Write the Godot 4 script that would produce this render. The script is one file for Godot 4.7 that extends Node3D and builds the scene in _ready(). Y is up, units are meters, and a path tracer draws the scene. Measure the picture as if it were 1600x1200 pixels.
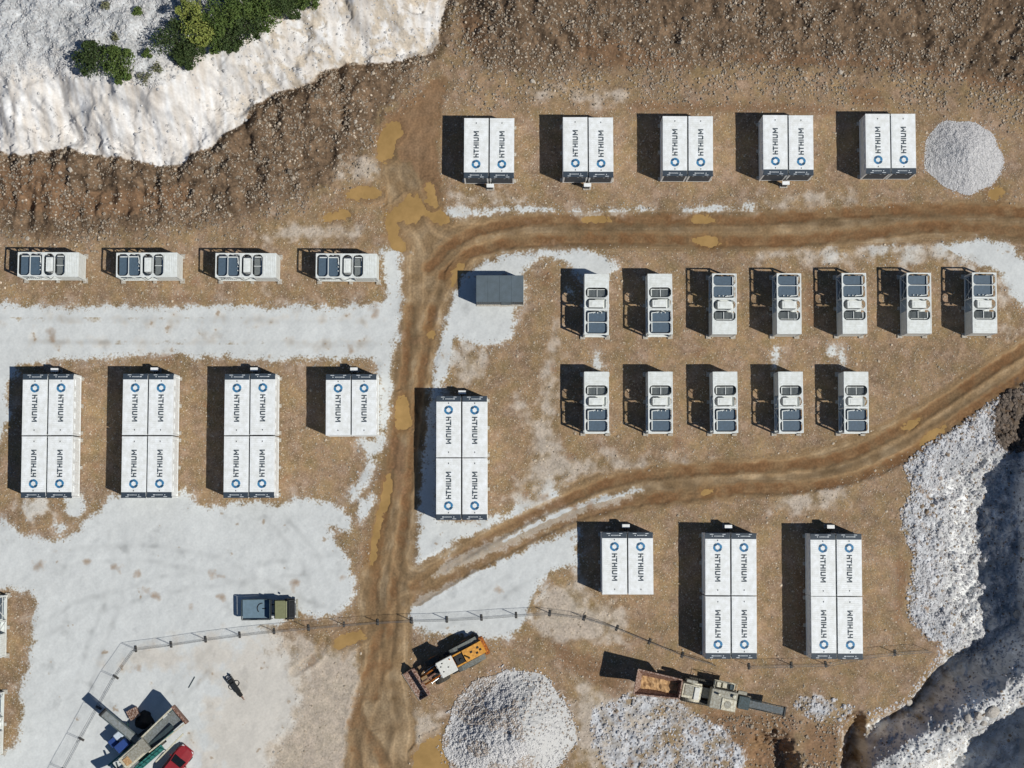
extends Node3D
# A hillside battery-storage yard seen from a drone: container batteries, transformer skids, quarry edges, plant and a mesh fence.

const CAM_HEIGHT := 160.0
const CAM_TILT := 0.0698
const FOCAL := 2490.0
const X0 := -58.0
const Z0 := -45.0
const SPAN_X := 116.0
const SPAN_Z := 90.0
const CELL := 0.25
const SUN_TRAVEL := Vector3(-2.3, -3.0, -1.0)

var rng := RandomNumberGenerator.new()
var mats := {}
var taken := {}
var cam_pos := Vector3.ZERO
var gw := 0
var gh := 0
var heights := PackedFloat32Array()
var mesh_w := 904
var mesh_h := 702
var tex_w := 1600
var tex_h := 1242
var f_white := PackedFloat32Array()
var f_road := PackedFloat32Array()
var f_rut := PackedFloat32Array()
var f_rock := PackedFloat32Array()
var f_bank := PackedFloat32Array()
var f_pit := PackedFloat32Array()
var f_pale := PackedFloat32Array()
var f_scree := PackedFloat32Array()
var f_moist_shade := PackedFloat32Array()
var f_wet := PackedFloat32Array()
var f_mark := PackedFloat32Array()


func _ready() -> void:
	rng.seed = 4711
	gw = int(SPAN_X / CELL)
	gh = int(SPAN_Z / CELL)
	# ---- camera, sky, sun, exposure
	cam_pos = Vector3(0, CAM_HEIGHT, CAM_HEIGHT * tan(CAM_TILT))
	var cam := Camera3D.new()
	cam.name = "camera"
	cam.fov = rad_to_deg(2.0 * atan(600.0 / FOCAL))
	cam.near = 1.0
	cam.far = 900.0
	cam.transform = Transform3D(Basis(Vector3(1, 0, 0), Vector3(0, sin(CAM_TILT), -cos(CAM_TILT)), Vector3(0, cos(CAM_TILT), sin(CAM_TILT))), cam_pos)
	add_child(cam)
	cam.current = true
	var sky_mat := ProceduralSkyMaterial.new()
	sky_mat.sky_top_color = Color(0.36, 0.49, 0.68)
	sky_mat.sky_horizon_color = Color(0.62, 0.69, 0.77)
	sky_mat.sky_curve = 0.12
	sky_mat.ground_bottom_color = Color(0.36, 0.33, 0.29)
	sky_mat.ground_horizon_color = Color(0.5, 0.5, 0.5)
	sky_mat.sky_energy_multiplier = 0.66
	sky_mat.sun_angle_max = 1.0
	var sky := Sky.new()
	sky.sky_material = sky_mat
	var env := Environment.new()
	env.background_mode = Environment.BG_SKY
	env.sky = sky
	env.tonemap_mode = Environment.TONE_MAPPER_LINEAR
	env.tonemap_exposure = 0.97
	env.ambient_light_source = Environment.AMBIENT_SOURCE_SKY
	env.sdfgi_enabled = true
	env.ssao_enabled = true
	env.ssil_enabled = true
	var we := WorldEnvironment.new()
	we.name = "environment"
	we.environment = env
	add_child(we)
	var sun := DirectionalLight3D.new()
	sun.name = "sun"
	sun.light_energy = 1.3
	sun.light_color = Color(1.0, 0.98, 0.945)
	sun.light_angular_distance = 0.5
	sun.shadow_enabled = true
	add_child(sun)
	sun.look_at_from_position(Vector3(23, 30, 10), Vector3(23, 30, 10) + SUN_TRAVEL, Vector3.UP)
	# ---- setting
	make_materials()
	build_fields()
	build_heights()
	lay_puddles()
	build_ground()
	build_puddles()
	build_stones()
	build_piles()
	# ---- things
	build_containers()
	build_skids()
	build_cable_boxes()
	build_shed()
	build_fence()
	build_loader()
	build_crusher()
	build_screener()
	build_truck()
	build_car()
	build_small_things()
	build_trees()
	build_boulders()


# ------------------------------------------------------------------ helpers
func W(px: float, py: float, h := 0.0) -> Vector3:
	# the place at height h that stands at that spot of the picture
	var d := Vector3(0, -cos(CAM_TILT), -sin(CAM_TILT)) * FOCAL + Vector3(1, 0, 0) * (px - 800.0) + Vector3(0, sin(CAM_TILT), -cos(CAM_TILT)) * (600.0 - py)
	return cam_pos + d * ((h - cam_pos.y) / d.y)


func ground_at(x: float, z: float) -> float:
	var u := clampf((x - X0) / SPAN_X * mesh_w - 0.5, 0.0, mesh_w - 1.001)
	var v := clampf((z - Z0) / SPAN_Z * mesh_h - 0.5, 0.0, mesh_h - 1.001)
	var i := int(u)
	var j := int(v)
	var fu := u - i
	var fv := v - j
	var a := lerpf(heights[j * mesh_w + i], heights[j * mesh_w + i + 1], fu)
	var b := lerpf(heights[(j + 1) * mesh_w + i], heights[(j + 1) * mesh_w + i + 1], fu)
	return lerpf(a, b, fv)


func on_ground(px: float, py: float) -> Vector3:
	var p := W(px, py)
	for k in 4:
		p = W(px, py, ground_at(p.x, p.z))
	return p


func field_at(f: PackedFloat32Array, x: float, z: float) -> float:
	var i := clampi(int((x - X0) / SPAN_X * tex_w), 0, tex_w - 1)
	var j := clampi(int((z - Z0) / SPAN_Z * tex_h), 0, tex_h - 1)
	return f[j * tex_w + i]


func numbered(called: String) -> String:
	if not taken.has(called):
		taken[called] = 0
		return called
	taken[called] += 1
	return "%s_%03d" % [called, taken[called]]


func thing(called: String, label: String, category: String, at := Vector3.ZERO, turn := 0.0, group := "") -> Node3D:
	var o := Node3D.new()
	o.name = numbered(called)
	add_child(o)
	o.position = at
	o.rotation.y = turn
	tag(o, label, category, group)
	return o


func tag(o: Node, label: String, category: String, group := "", kind := "") -> void:
	if label: o.set_meta("label", label)
	if category: o.set_meta("category", category)
	if group: o.set_meta("group", group)
	if kind: o.set_meta("kind", kind)


func copy_of(o: Node3D, label: String, at: Vector3, turn := 0.0) -> Node3D:
	var base := String(o.name)
	var c: Node3D = o.duplicate()
	c.name = numbered(base)
	add_child(c)
	c.position = at
	c.rotation.y = turn
	c.set_meta("label", label)
	return c


func part(called: String, mb, m: String, parent: Node) -> MeshInstance3D:
	var o := MeshInstance3D.new()
	o.name = called
	o.mesh = mb.finish() if mb is Shape else mb
	o.material_override = mats[m]
	parent.add_child(o, true)
	return o


func heading(dx: float, dy: float) -> float:
	return -atan2(dy, dx)


class Shape:
	var v := PackedVector3Array()
	var n := PackedVector3Array()
	var c := PackedColorArray()
	var xf := Transform3D.IDENTITY
	var tint := Color(1, 1, 1)
	var tinted := false

	func tri(a: Vector3, b: Vector3, d: Vector3, away: Vector3) -> void:
		var nn := (d - a).cross(b - a)
		if nn.length_squared() < 1e-14:
			return
		nn = nn.normalized()
		if nn.dot((a + b + d) / 3.0 - away) < 0.0:
			var t := b
			b = d
			d = t
			nn = -nn
		var order := [a, b, d] if xf.basis.determinant() > 0.0 else [a, d, b]
		for p in order:
			v.append(xf * p)
			n.append((xf.basis * nn).normalized())
			if tinted: c.append(tint)

	func quad(a: Vector3, b: Vector3, d: Vector3, e: Vector3, away: Vector3) -> void:
		tri(a, b, d, away)
		tri(a, d, e, away)

	func box(at: Vector3, s: Vector3, bevel := 0.0, turn := Basis.IDENTITY) -> Shape:
		var h := s * 0.5
		var k: float = minf(bevel, minf(h.x, minf(h.y, h.z)) * 0.9)
		var q := func(p: Vector3) -> Vector3: return at + turn * p
		if k <= 0.0:
			for ax in 3:
				for sg in [-1.0, 1.0]:
					var pts := []
					for w in [[-1, -1], [1, -1], [1, 1], [-1, 1]]:
						var p := Vector3.ZERO
						p[ax] = sg * h[ax]
						p[(ax + 1) % 3] = w[0] * h[(ax + 1) % 3]
						p[(ax + 2) % 3] = w[1] * h[(ax + 2) % 3]
						pts.append(q.call(p))
					quad(pts[0], pts[1], pts[2], pts[3], at)
			return self
		for ax in 3:
			var b := (ax + 1) % 3
			var d := (ax + 2) % 3
			for sg in [-1.0, 1.0]:
				var pts := []
				for w in [[-1, -1], [1, -1], [1, 1], [-1, 1]]:
					var p := Vector3.ZERO
					p[ax] = sg * h[ax]
					p[b] = w[0] * (h[b] - k)
					p[d] = w[1] * (h[d] - k)
					pts.append(q.call(p))
				quad(pts[0], pts[1], pts[2], pts[3], at)
			for s1 in [-1.0, 1.0]:
				for s2 in [-1.0, 1.0]:
					var pts := []
					for w in [[-1.0, 0], [1.0, 0], [1.0, 1], [-1.0, 1]]:
						var p := Vector3.ZERO
						p[ax] = w[0] * (h[ax] - k)
						p[b] = s1 * (h[b] - (k if w[1] == 0 else 0.0))
						p[d] = s2 * (h[d] - (0.0 if w[1] == 0 else k))
						pts.append(q.call(p))
					quad(pts[0], pts[1], pts[2], pts[3], at)
		for sx in [-1.0, 1.0]:
			for sy in [-1.0, 1.0]:
				for sz in [-1.0, 1.0]:
					tri(q.call(Vector3(sx * h.x, sy * (h.y - k), sz * (h.z - k))), q.call(Vector3(sx * (h.x - k), sy * h.y, sz * (h.z - k))), q.call(Vector3(sx * (h.x - k), sy * (h.y - k), sz * h.z)), at)
		return self

	func bar(a: Vector3, b: Vector3, w: float, t: float, bevel := 0.0) -> Shape:
		# a square bar from a to b, w wide and t high
		var d := b - a
		var z := d.normalized()
		var up := Vector3.UP if absf(z.y) < 0.95 else Vector3.RIGHT
		var x := up.cross(z).normalized()
		return box((a + b) * 0.5, Vector3(w, t, d.length()), bevel, Basis(x, z.cross(x), z))

	func tube(a: Vector3, b: Vector3, r0: float, r1 := -1.0, seg := 10, caps := true) -> Shape:
		if r1 < 0.0: r1 = r0
		var z := (b - a).normalized()
		var up := Vector3.UP if absf(z.y) < 0.95 else Vector3.RIGHT
		var x := up.cross(z).normalized()
		var y := z.cross(x)
		var mid := (a + b) * 0.5
		for k in seg:
			var p := TAU * k / seg
			var q := TAU * (k + 1) / seg
			var d0 := x * cos(p) + y * sin(p)
			var d1 := x * cos(q) + y * sin(q)
			var st := v.size()
			quad(a + d0 * r0, a + d1 * r0, b + d1 * r1, b + d0 * r1, mid)
			for w in range(st, v.size()):
				# rounded shading along the wall
				var pl := xf.affine_inverse() * v[w]
				var rad := pl - a
				rad -= z * rad.dot(z)
				if rad.length() > 1e-6: n[w] = (xf.basis * rad.normalized()).normalized()
			if caps:
				tri(a, a + d0 * r0, a + d1 * r0, mid)
				tri(b, b + d0 * r1, b + d1 * r1, mid)
		return self

	func slab(poly: PackedVector2Array, y0: float, y1: float) -> Shape:
		# an upright prism over a polygon in x and z
		var mid := Vector2.ZERO
		for p in poly: mid += p
		mid /= poly.size()
		var idx := Geometry2D.triangulate_polygon(poly)
		for k in range(0, idx.size(), 3):
			var a := poly[idx[k]]
			var b := poly[idx[k + 1]]
			var d := poly[idx[k + 2]]
			var cc := (a + b + d) / 3.0
			tri(Vector3(a.x, y1, a.y), Vector3(b.x, y1, b.y), Vector3(d.x, y1, d.y), Vector3(cc.x, y0 - 1.0, cc.y))
			tri(Vector3(a.x, y0, a.y), Vector3(b.x, y0, b.y), Vector3(d.x, y0, d.y), Vector3(cc.x, y1 + 1.0, cc.y))
		var cw := Geometry2D.is_polygon_clockwise(poly)
		for k in poly.size():
			var a := poly[k]
			var b := poly[(k + 1) % poly.size()]
			var e := (b - a).normalized()
			var inward := Vector2(-e.y, e.x) if not cw else Vector2(e.y, -e.x)
			var m := (a + b) * 0.5 + inward
			quad(Vector3(a.x, y0, a.y), Vector3(b.x, y0, b.y), Vector3(b.x, y1, b.y), Vector3(a.x, y1, a.y), Vector3(m.x, (y0 + y1) * 0.5, m.y))
		return self

	func side_prism(poly: PackedVector2Array, z0: float, z1: float) -> Shape:
		# a prism across z over a polygon drawn in x (along) and y (up)
		var keep := xf
		xf = xf * Transform3D(Basis(Vector3(1, 0, 0), Vector3(0, 0, 1), Vector3(0, 1, 0)), Vector3.ZERO)
		slab(poly, z0, z1)
		xf = keep
		return self

	func finish() -> ArrayMesh:
		var arr := []
		arr.resize(Mesh.ARRAY_MAX)
		arr[Mesh.ARRAY_VERTEX] = v
		arr[Mesh.ARRAY_NORMAL] = n
		if tinted: arr[Mesh.ARRAY_COLOR] = c
		var m := ArrayMesh.new()
		m.add_surface_from_arrays(Mesh.PRIMITIVE_TRIANGLES, arr)
		return m


# ------------------------------------------------------------------ materials
func noise_of(s: int, freq: float, oct := 4, kind := FastNoiseLite.TYPE_SIMPLEX_SMOOTH) -> FastNoiseLite:
	var f := FastNoiseLite.new()
	f.seed = s
	f.noise_type = kind
	f.frequency = freq
	f.fractal_octaves = oct
	if oct <= 1: f.fractal_type = FastNoiseLite.FRACTAL_NONE
	return f


func grime(s: int, freq: float, low: Color, high: Color, bite := 1.0) -> ImageTexture:
	var side := 256
	var l := noise_of(s, freq, 5).get_seamless_image(side, side).get_data()
	var l2 := noise_of(s + 7, freq * 6.0, 3).get_seamless_image(side, side).get_data()
	var out := PackedByteArray()
	out.resize(side * side * 3)
	for i in side * side:
		var t := clampf(((l[i] * 0.7 + l2[i] * 0.3) / 255.0 - 0.5) * bite + 0.5, 0.0, 1.0)
		var k := low.lerp(high, t)
		out[i * 3] = int(k.r * 255.0)
		out[i * 3 + 1] = int(k.g * 255.0)
		out[i * 3 + 2] = int(k.b * 255.0)
	return ImageTexture.create_from_image(Image.create_from_data(side, side, false, Image.FORMAT_RGB8, out))


func mat(called: String, col: Color, rough := 0.6, metal := 0.0, tex: Texture2D = null, tile := 0.4) -> StandardMaterial3D:
	var m := StandardMaterial3D.new()
	m.albedo_color = col
	m.roughness = rough
	m.metallic = metal
	if tex:
		m.albedo_texture = tex
		m.uv1_triplanar = true
		m.uv1_world_triplanar = true
		m.uv1_scale = Vector3.ONE * tile
	mats[called] = m
	return m


func make_materials() -> void:
	var light_dust := grime(3, 0.02, Color(0.9, 0.895, 0.875), Color(1, 1, 1), 1.5)
	var heavy_dust := grime(5, 0.03, Color(0.74, 0.7, 0.64), Color(1, 1, 1), 1.6)
	var rusty := grime(9, 0.04, Color(0.5, 0.36, 0.27), Color(1, 1, 1), 2.4)
	mat("white_paint", Color8(242, 247, 250), 0.5, 0.0, light_dust, 0.23)
	mat("white_wall", Color8(242, 247, 250), 0.5, 0.0, light_dust, 0.3)
	mat("navy_paint", Color8(52, 66, 80), 0.55, 0.0, light_dust, 0.4)
	mat("letter_paint", Color8(58, 72, 82), 0.6)
	mat("stencil_paint", Color8(215, 222, 226), 0.6)
	var em := mat("emblem_paint", Color8(255, 255, 255), 0.5)
	em.vertex_color_use_as_albedo = true
	mat("steel_gap", Color8(96, 100, 104), 0.6, 0.3)
	mat("concrete", Color8(196, 194, 188), 0.9, 0.0, heavy_dust, 0.7)
	mat("skid_white", Color8(230, 236, 236), 0.55, 0.0, light_dust, 0.3)
	mat("tank_blue", Color8(80, 100, 118), 0.5, 0.0, light_dust, 0.5)
	mat("grille_grey", Color8(140, 148, 150), 0.55, 0.35, light_dust, 0.6)
	mat("dark_steel", Color8(44, 48, 52), 0.55, 0.3, heavy_dust, 0.5)
	mat("black_rubber", Color8(36, 36, 37), 0.85, 0.0, heavy_dust, 0.6)
	mat("mud_rubber", Color8(84, 84, 80), 0.9, 0.0, heavy_dust, 0.6)
	mat("slate_roof", Color8(92, 106, 116), 0.75, 0.0, light_dust, 0.2)
	mat("slate_wall", Color8(84, 94, 102), 0.7, 0.0, light_dust, 0.3)
	mat("fence_steel", Color8(108, 112, 116), 0.5, 0.6)
	mat("block_grey", Color8(82, 82, 82), 0.9, 0.0, heavy_dust, 1.0)
	mat("machine_yellow", Color8(232, 170, 70), 0.5, 0.0, heavy_dust, 0.35)
	mat("machine_orange", Color8(202, 128, 44), 0.5, 0.0, rusty, 0.5)
	mat("cab_white", Color8(226, 228, 224), 0.5, 0.0, light_dust, 0.6)
	mat("mud_steel", Color8(190, 172, 162), 0.75, 0.1, rusty, 0.4)
	mat("rust_steel", Color8(176, 150, 138), 0.75, 0.1, rusty, 0.4)
	mat("loose_dirt", Color8(206, 172, 130), 1.0, 0.0, heavy_dust, 0.5)
	mat("plant_cream", Color8(226, 226, 210), 0.6, 0.0, heavy_dust, 0.5)
	mat("plant_grey", Color8(176, 178, 170), 0.65, 0.1, heavy_dust, 0.5)
	mat("belt_grey", Color8(132, 142, 148), 0.85, 0.0, heavy_dust, 0.5)
	mat("slate_steel", Color8(72, 90, 98), 0.6, 0.2, heavy_dust, 0.5)
	mat("teal_paint", Color8(46, 128, 126), 0.5, 0.0, heavy_dust, 0.5)
	mat("blue_paint", Color8(44, 74, 140), 0.45, 0.0, light_dust, 0.5)
	mat("pale_blue", Color8(206, 220, 236), 0.4, 0.0, light_dust, 0.5)
	mat("bed_blue", Color8(108, 134, 152), 0.7, 0.0, light_dust, 0.45)
	mat("olive_paint", Color8(128, 132, 98), 0.6, 0.0, light_dust, 0.5)
	mat("glass_dark", Color8(24, 30, 34), 0.12)
	mat("chrome", Color8(190, 194, 198), 0.25, 0.9)
	mat("car_red", Color8(150, 22, 34), 0.28, 0.0, light_dust, 0.5).clearcoat_enabled = true
	mat("lamp_glass", Color8(225, 228, 230), 0.15)
	mat("amber_lens", Color8(210, 120, 30), 0.3)
	mat("bark", Color8(92, 78, 62), 0.95, 0.0, heavy_dust, 1.0)
	for k in [["leaf_dark", 62, 80, 40], ["leaf_mid", 86, 106, 50], ["leaf_light", 140, 150, 78], ["leaf_dry", 120, 122, 96]]:
		var m := mat(k[0], Color8(k[1], k[2], k[3]), 0.75)
		m.vertex_color_use_as_albedo = true
		m.backlight_enabled = true
		m.backlight = Color8(k[1] / 3, k[2] / 3, k[3] / 4)
	var st := mat("stone", Color(1, 1, 1), 0.95, 0.0, heavy_dust, 1.3)
	st.vertex_color_use_as_albedo = true
	var sp := mat("stone_pale", Color(1, 1, 1), 0.95, 0.0, grime(18, 0.05, Color(0.82, 0.82, 0.83), Color(1, 1, 1), 1.8), 1.1)
	sp.vertex_color_use_as_albedo = true
	mat("fender_grey", Color8(124, 132, 132), 0.7, 0.0, heavy_dust, 0.6)
	mat("pile_gravel", Color8(216, 217, 216), 1.0, 0.0, grime(15, 0.12, Color(0.78, 0.78, 0.78), Color(1, 1, 1), 2.0), 0.5)
	mat("dark_mound", Color8(62, 60, 58), 1.0, 0.0, heavy_dust, 0.5)
	mat("mud_water", Color8(172, 140, 90), 0.1, 0.0, grime(21, 0.012, Color(0.88, 0.88, 0.86), Color(1, 1, 1), 1.5), 0.12)


# ------------------------------------------------------------------ the lie of the land
func P(a: Array, h := 0.0) -> PackedVector2Array:
	var out := PackedVector2Array()
	for k in range(0, a.size(), 2):
		var p := W(a[k], a[k + 1], h)
		out.append(Vector2(p.x, p.z))
	return out


func fill_poly(mask: PackedByteArray, poly: PackedVector2Array, value := 1) -> void:
	var n := poly.size()
	for j in gh:
		var z := Z0 + (j + 0.5) * CELL
		var xs := PackedFloat32Array()
		for k in n:
			var a := poly[k]
			var b := poly[(k + 1) % n]
			if (a.y <= z) != (b.y <= z):
				xs.append(a.x + (z - a.y) / (b.y - a.y) * (b.x - a.x))
		if xs.is_empty():
			continue
		xs.sort()
		for k in range(0, xs.size() - 1, 2):
			var i0 := maxi(0, int(ceil((xs[k] - X0) / CELL - 0.5)))
			var i1 := mini(gw - 1, int(floor((xs[k + 1] - X0) / CELL - 0.5)))
			for i in range(i0, i1 + 1):
				mask[j * gw + i] = value


func fill_line(mask: PackedByteArray, pts: PackedVector2Array, width: float, value := 1) -> void:
	for k in pts.size() - 1:
		var a := pts[k]
		var b := pts[k + 1]
		var r := width * 0.5
		var j0 := maxi(0, int((minf(a.y, b.y) - r - Z0) / CELL))
		var j1 := mini(gh - 1, int((maxf(a.y, b.y) + r - Z0) / CELL))
		var i0 := maxi(0, int((minf(a.x, b.x) - r - X0) / CELL))
		var i1 := mini(gw - 1, int((maxf(a.x, b.x) + r - X0) / CELL))
		for j in range(j0, j1 + 1):
			for i in range(i0, i1 + 1):
				var p := Vector2(X0 + (i + 0.5) * CELL, Z0 + (j + 0.5) * CELL)
				if p.distance_to(Geometry2D.get_closest_point_to_segment(p, a, b)) <= r:
					mask[j * gw + i] = value


func chamfer(mask: PackedByteArray, inside: int) -> PackedFloat32Array:
	var d := PackedFloat32Array()
	d.resize(gw * gh)
	for i in gw * gh:
		d[i] = 0.0 if mask[i] != inside else 1e4
	for j in gh:
		for i in gw:
			var at := j * gw + i
			var m := d[at]
			if m == 0.0: continue
			if i > 0: m = minf(m, d[at - 1] + 1.0)
			if j > 0:
				m = minf(m, d[at - gw] + 1.0)
				if i > 0: m = minf(m, d[at - gw - 1] + 1.414)
				if i < gw - 1: m = minf(m, d[at - gw + 1] + 1.414)
			d[at] = m
	for jj in gh:
		var j := gh - 1 - jj
		for ii in gw:
			var i := gw - 1 - ii
			var at := j * gw + i
			var m := d[at]
			if m == 0.0: continue
			if i < gw - 1: m = minf(m, d[at + 1] + 1.0)
			if j < gh - 1:
				m = minf(m, d[at + gw] + 1.0)
				if i < gw - 1: m = minf(m, d[at + gw + 1] + 1.414)
				if i > 0: m = minf(m, d[at + gw - 1] + 1.414)
			d[at] = m
	return d


func signed_field(mask: PackedByteArray) -> PackedFloat32Array:
	# metres inside (+) or outside (-) of the marked area
	var a := chamfer(mask, 1)
	var b := chamfer(mask, 0)
	for i in gw * gh:
		a[i] = (a[i] - b[i]) * CELL
	return a


func blank() -> PackedByteArray:
	var m := PackedByteArray()
	m.resize(gw * gh)
	return m


func spread(f: PackedFloat32Array, w: int, h: int) -> PackedFloat32Array:
	var im := Image.create_from_data(gw, gh, false, Image.FORMAT_RF, f.to_byte_array())
	im.resize(gw / 2, gh / 2, Image.INTERPOLATE_BILINEAR)
	im.resize(w, h, Image.INTERPOLATE_CUBIC)
	return im.get_data().to_float32_array()


func noise_field(s: int, metres: float, w: int, h: int, oct := 4, coarse := 1, squeeze := 1) -> PackedByteArray:
	# bytes of a noise whose features are about that many metres across; squeeze stretches it along z
	var cw := w / coarse
	var ch := h / coarse / squeeze
	var im := noise_of(s, SPAN_X / cw / metres, oct).get_image(cw, ch)
	im.resize(w, h, Image.INTERPOLATE_CUBIC)
	im.convert(Image.FORMAT_L8)
	return im.get_data()


var low := {}


func build_fields() -> void:
	# white crushed stone laid on the yard
	var m := blank()
	fill_poly(m, P([-120, 470, 0, 473, 60, 478, 100, 483, 160, 476, 260, 482, 300, 477, 390, 475, 420, 482, 470, 476, 510, 481, 560, 477, 604, 470, 601, 440, 596, 405, 592, 390, 612, 384, 622, 395, 628, 420, 627, 470, 622, 520, 614, 560, 613, 610, 608, 650, 600, 690, 590, 718, 578, 748, 562, 772, 542, 788, 548, 770, 568, 740, 576, 712, 566, 700, 562, 690, 588, 684, 590, 640, 592, 600, 588, 563, 560, 562, 520, 564, 480, 560, 430, 564, 340, 558, 300, 560, 270, 551, 240, 553, 180, 558, 110, 563, 80, 560, 60, 567, 30, 573, 12, 600, 14, 660, 0, 690, -120, 700]))
	fill_poly(m, P([-120, 800, 0, 814, 20, 822, 35, 836, 62, 840, 102, 840, 122, 830, 135, 808, 150, 800, 165, 790, 172, 776, 185, 770, 290, 765, 300, 780, 308, 790, 352, 793, 358, 785, 382, 782, 440, 787, 462, 778, 500, 781, 525, 786, 540, 800, 552, 822, 550, 838, 522, 824, 511, 824, 530, 848, 548, 880, 555, 930, 540, 950, 520, 962, 490, 965, 466, 955, 450, 965, 425, 985, 432, 1012, 470, 1040, 470, 1080, 460, 1120, 440, 1150, 420, 1190, 410, 1230, 410, 1300, -120, 1300]))
	fill_poly(m, P([-120, 915, 0, 920, 48, 924, 57, 942, 50, 985, 45, 1040, 33, 1062, 30, 1085, 33, 1125, 25, 1162, 0, 1176, -120, 1180]), 0)
	fill_poly(m, P([752, 413, 790, 399, 850, 393, 905, 390, 945, 396, 962, 412, 958, 428, 940, 434, 918, 452, 908, 436, 900, 420, 880, 410, 852, 402, 830, 408, 820, 430, 818, 474, 803, 480, 806, 508, 798, 528, 776, 537, 740, 537, 714, 528, 706, 552, 702, 586, 690, 604, 682, 640, 682, 815, 762, 812, 800, 796, 830, 778, 858, 752, 882, 752, 872, 776, 828, 792, 742, 834, 692, 858, 652, 880, 654, 810, 660, 740, 666, 680, 672, 618, 680, 570, 690, 520, 697, 492, 714, 452, 722, 432]))
	fill_poly(m, P([662, 908, 700, 877, 762, 849, 852, 806, 905, 788, 985, 765, 1004, 768, 932, 796, 842, 832, 742, 876]))
	fill_poly(m, P([640, 948, 662, 930, 742, 893, 842, 848, 900, 826, 905, 884, 872, 890, 846, 905, 838, 928, 832, 952, 812, 988, 772, 1002, 742, 990, 700, 992, 664, 990, 642, 972]))
	fill_poly(m, P([1456, 384, 1500, 377, 1545, 373, 1572, 380, 1594, 402, 1700, 430, 1700, 480, 1598, 478, 1582, 462, 1566, 432, 1540, 418, 1508, 404, 1470, 398]))
	for a in [[697, 326, 704, 341, 732, 336, 802, 330, 872, 331, 868, 326, 802, 323, 730, 328], [893, 333, 930, 329, 1000, 324, 1022, 330, 960, 333], [1056, 330, 1110, 323, 1180, 321, 1178, 326, 1110, 330], [932, 547, 940, 580, 926, 582], [1212, 532, 1216, 578, 1208, 572], [1312, 532, 1318, 574, 1312, 570], [1288, 392, 1320, 388, 1310, 402, 1294, 408], [1360, 388, 1398, 385, 1388, 404, 1362, 402], [1410, 392, 1432, 388, 1424, 408, 1408, 410], [1292, 548, 1300, 540, 1296, 570], [566, 680, 584, 690, 580, 700, 562, 694], [558, 782, 584, 776, 580, 800, 566, 812, 556, 802], [98, 778, 126, 772, 136, 792, 124, 814, 104, 806], [34, 778, 76, 780, 74, 798, 44, 806], [84, 818, 104, 824, 90, 832], [884, 452, 902, 450, 900, 472]]:
		fill_poly(m, P(a))
	low.white = signed_field(m)
	# driven mud
	m = blank()
	fill_poly(m, P([628, 372, 660, 340, 700, 342, 740, 338, 820, 332, 900, 334, 1010, 332, 1120, 330, 1250, 328, 1360, 324, 1440, 316, 1520, 312, 1600, 318, 1720, 330, 1720, 396, 1600, 382, 1540, 372, 1470, 376, 1380, 384, 1260, 390, 1120, 392, 1000, 390, 900, 388, 800, 396, 752, 412, 716, 446, 697, 490, 686, 540, 678, 590, 668, 660, 660, 740, 654, 820, 648, 880, 640, 950, 645, 985, 640, 1060, 650, 1130, 645, 1230, 535, 1230, 540, 1150, 560, 1080, 560, 985, 552, 940, 560, 890, 578, 860, 585, 800, 592, 745, 606, 690, 612, 640, 614, 590, 624, 520, 628, 470, 630, 420]))
	fill_poly(m, P([590, 260, 612, 190, 640, 160, 660, 140, 690, 118, 705, 128, 690, 160, 684, 260, 692, 310, 700, 345, 660, 395, 625, 390, 600, 350, 600, 310]))
	fill_line(m, P([640, 925, 742, 866, 842, 812, 940, 774, 1050, 758, 1150, 748, 1250, 738, 1330, 716, 1400, 686, 1480, 640, 1545, 596, 1640, 535]), 4.2)
	low.road = signed_field(m)
	# the wheel ruts
	m = blank()
	var ruts := [
		[646, 916, 742, 856, 842, 800, 940, 757, 1000, 742, 1080, 735, 1150, 731, 1220, 728, 1290, 722, 1340, 706, 1400, 676, 1480, 624, 1560, 570, 1640, 522],
		[650, 938, 742, 882, 842, 832, 900, 806, 980, 784, 1080, 774, 1160, 764, 1230, 764, 1300, 755, 1370, 736, 1430, 706, 1500, 652, 1560, 612, 1640, 560],
		[668, 420, 700, 384, 748, 358, 820, 344, 920, 342, 1050, 343, 1180, 344, 1300, 334, 1420, 326, 1520, 328, 1640, 334],
		[690, 432, 730, 396, 790, 380, 900, 374, 1020, 373, 1140, 378, 1250, 376, 1360, 364, 1460, 352, 1550, 358, 1640, 366],
		[640, 480, 634, 560, 622, 650, 608, 740, 596, 830, 584, 910, 582, 980],
		[676, 480, 662, 560, 650, 650, 640, 740, 628, 830, 616, 910, 612, 980, 606, 1040],
		[600, 960, 580, 1040, 560, 1090, 550, 1130, 556, 1180, 560, 1230],
		[560, 1080, 558, 1110, 566, 1140, 590, 1170, 605, 1200],
		[602, 1020, 590, 1060, 584, 1090],
		[510, 1000, 490, 1030, 460, 1050]]
	for r in ruts.size():
		fill_line(m, P(ruts[r]), 0.9 if r < 4 else 0.7)
	low.rut = signed_field(m)
	# the pale quarry face, top left
	m = blank()
	fill_poly(m, P([-220, 215, -60, 228, 0, 238, 35, 246, 60, 240, 108, 231, 126, 240, 190, 248, 240, 256, 262, 259, 286, 255, 298, 240, 335, 228, 350, 214, 380, 194, 394, 168, 430, 147, 465, 137, 490, 130, 502, 114, 540, 98, 580, 98, 625, 88, 650, 78, 672, 75, 684, 55, 685, 40, 690, 15, 700, -20, 700, -140, -220, -140], 1.6))
	low.rock = signed_field(m)
	# rubble banks along the top
	m = blank()
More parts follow.
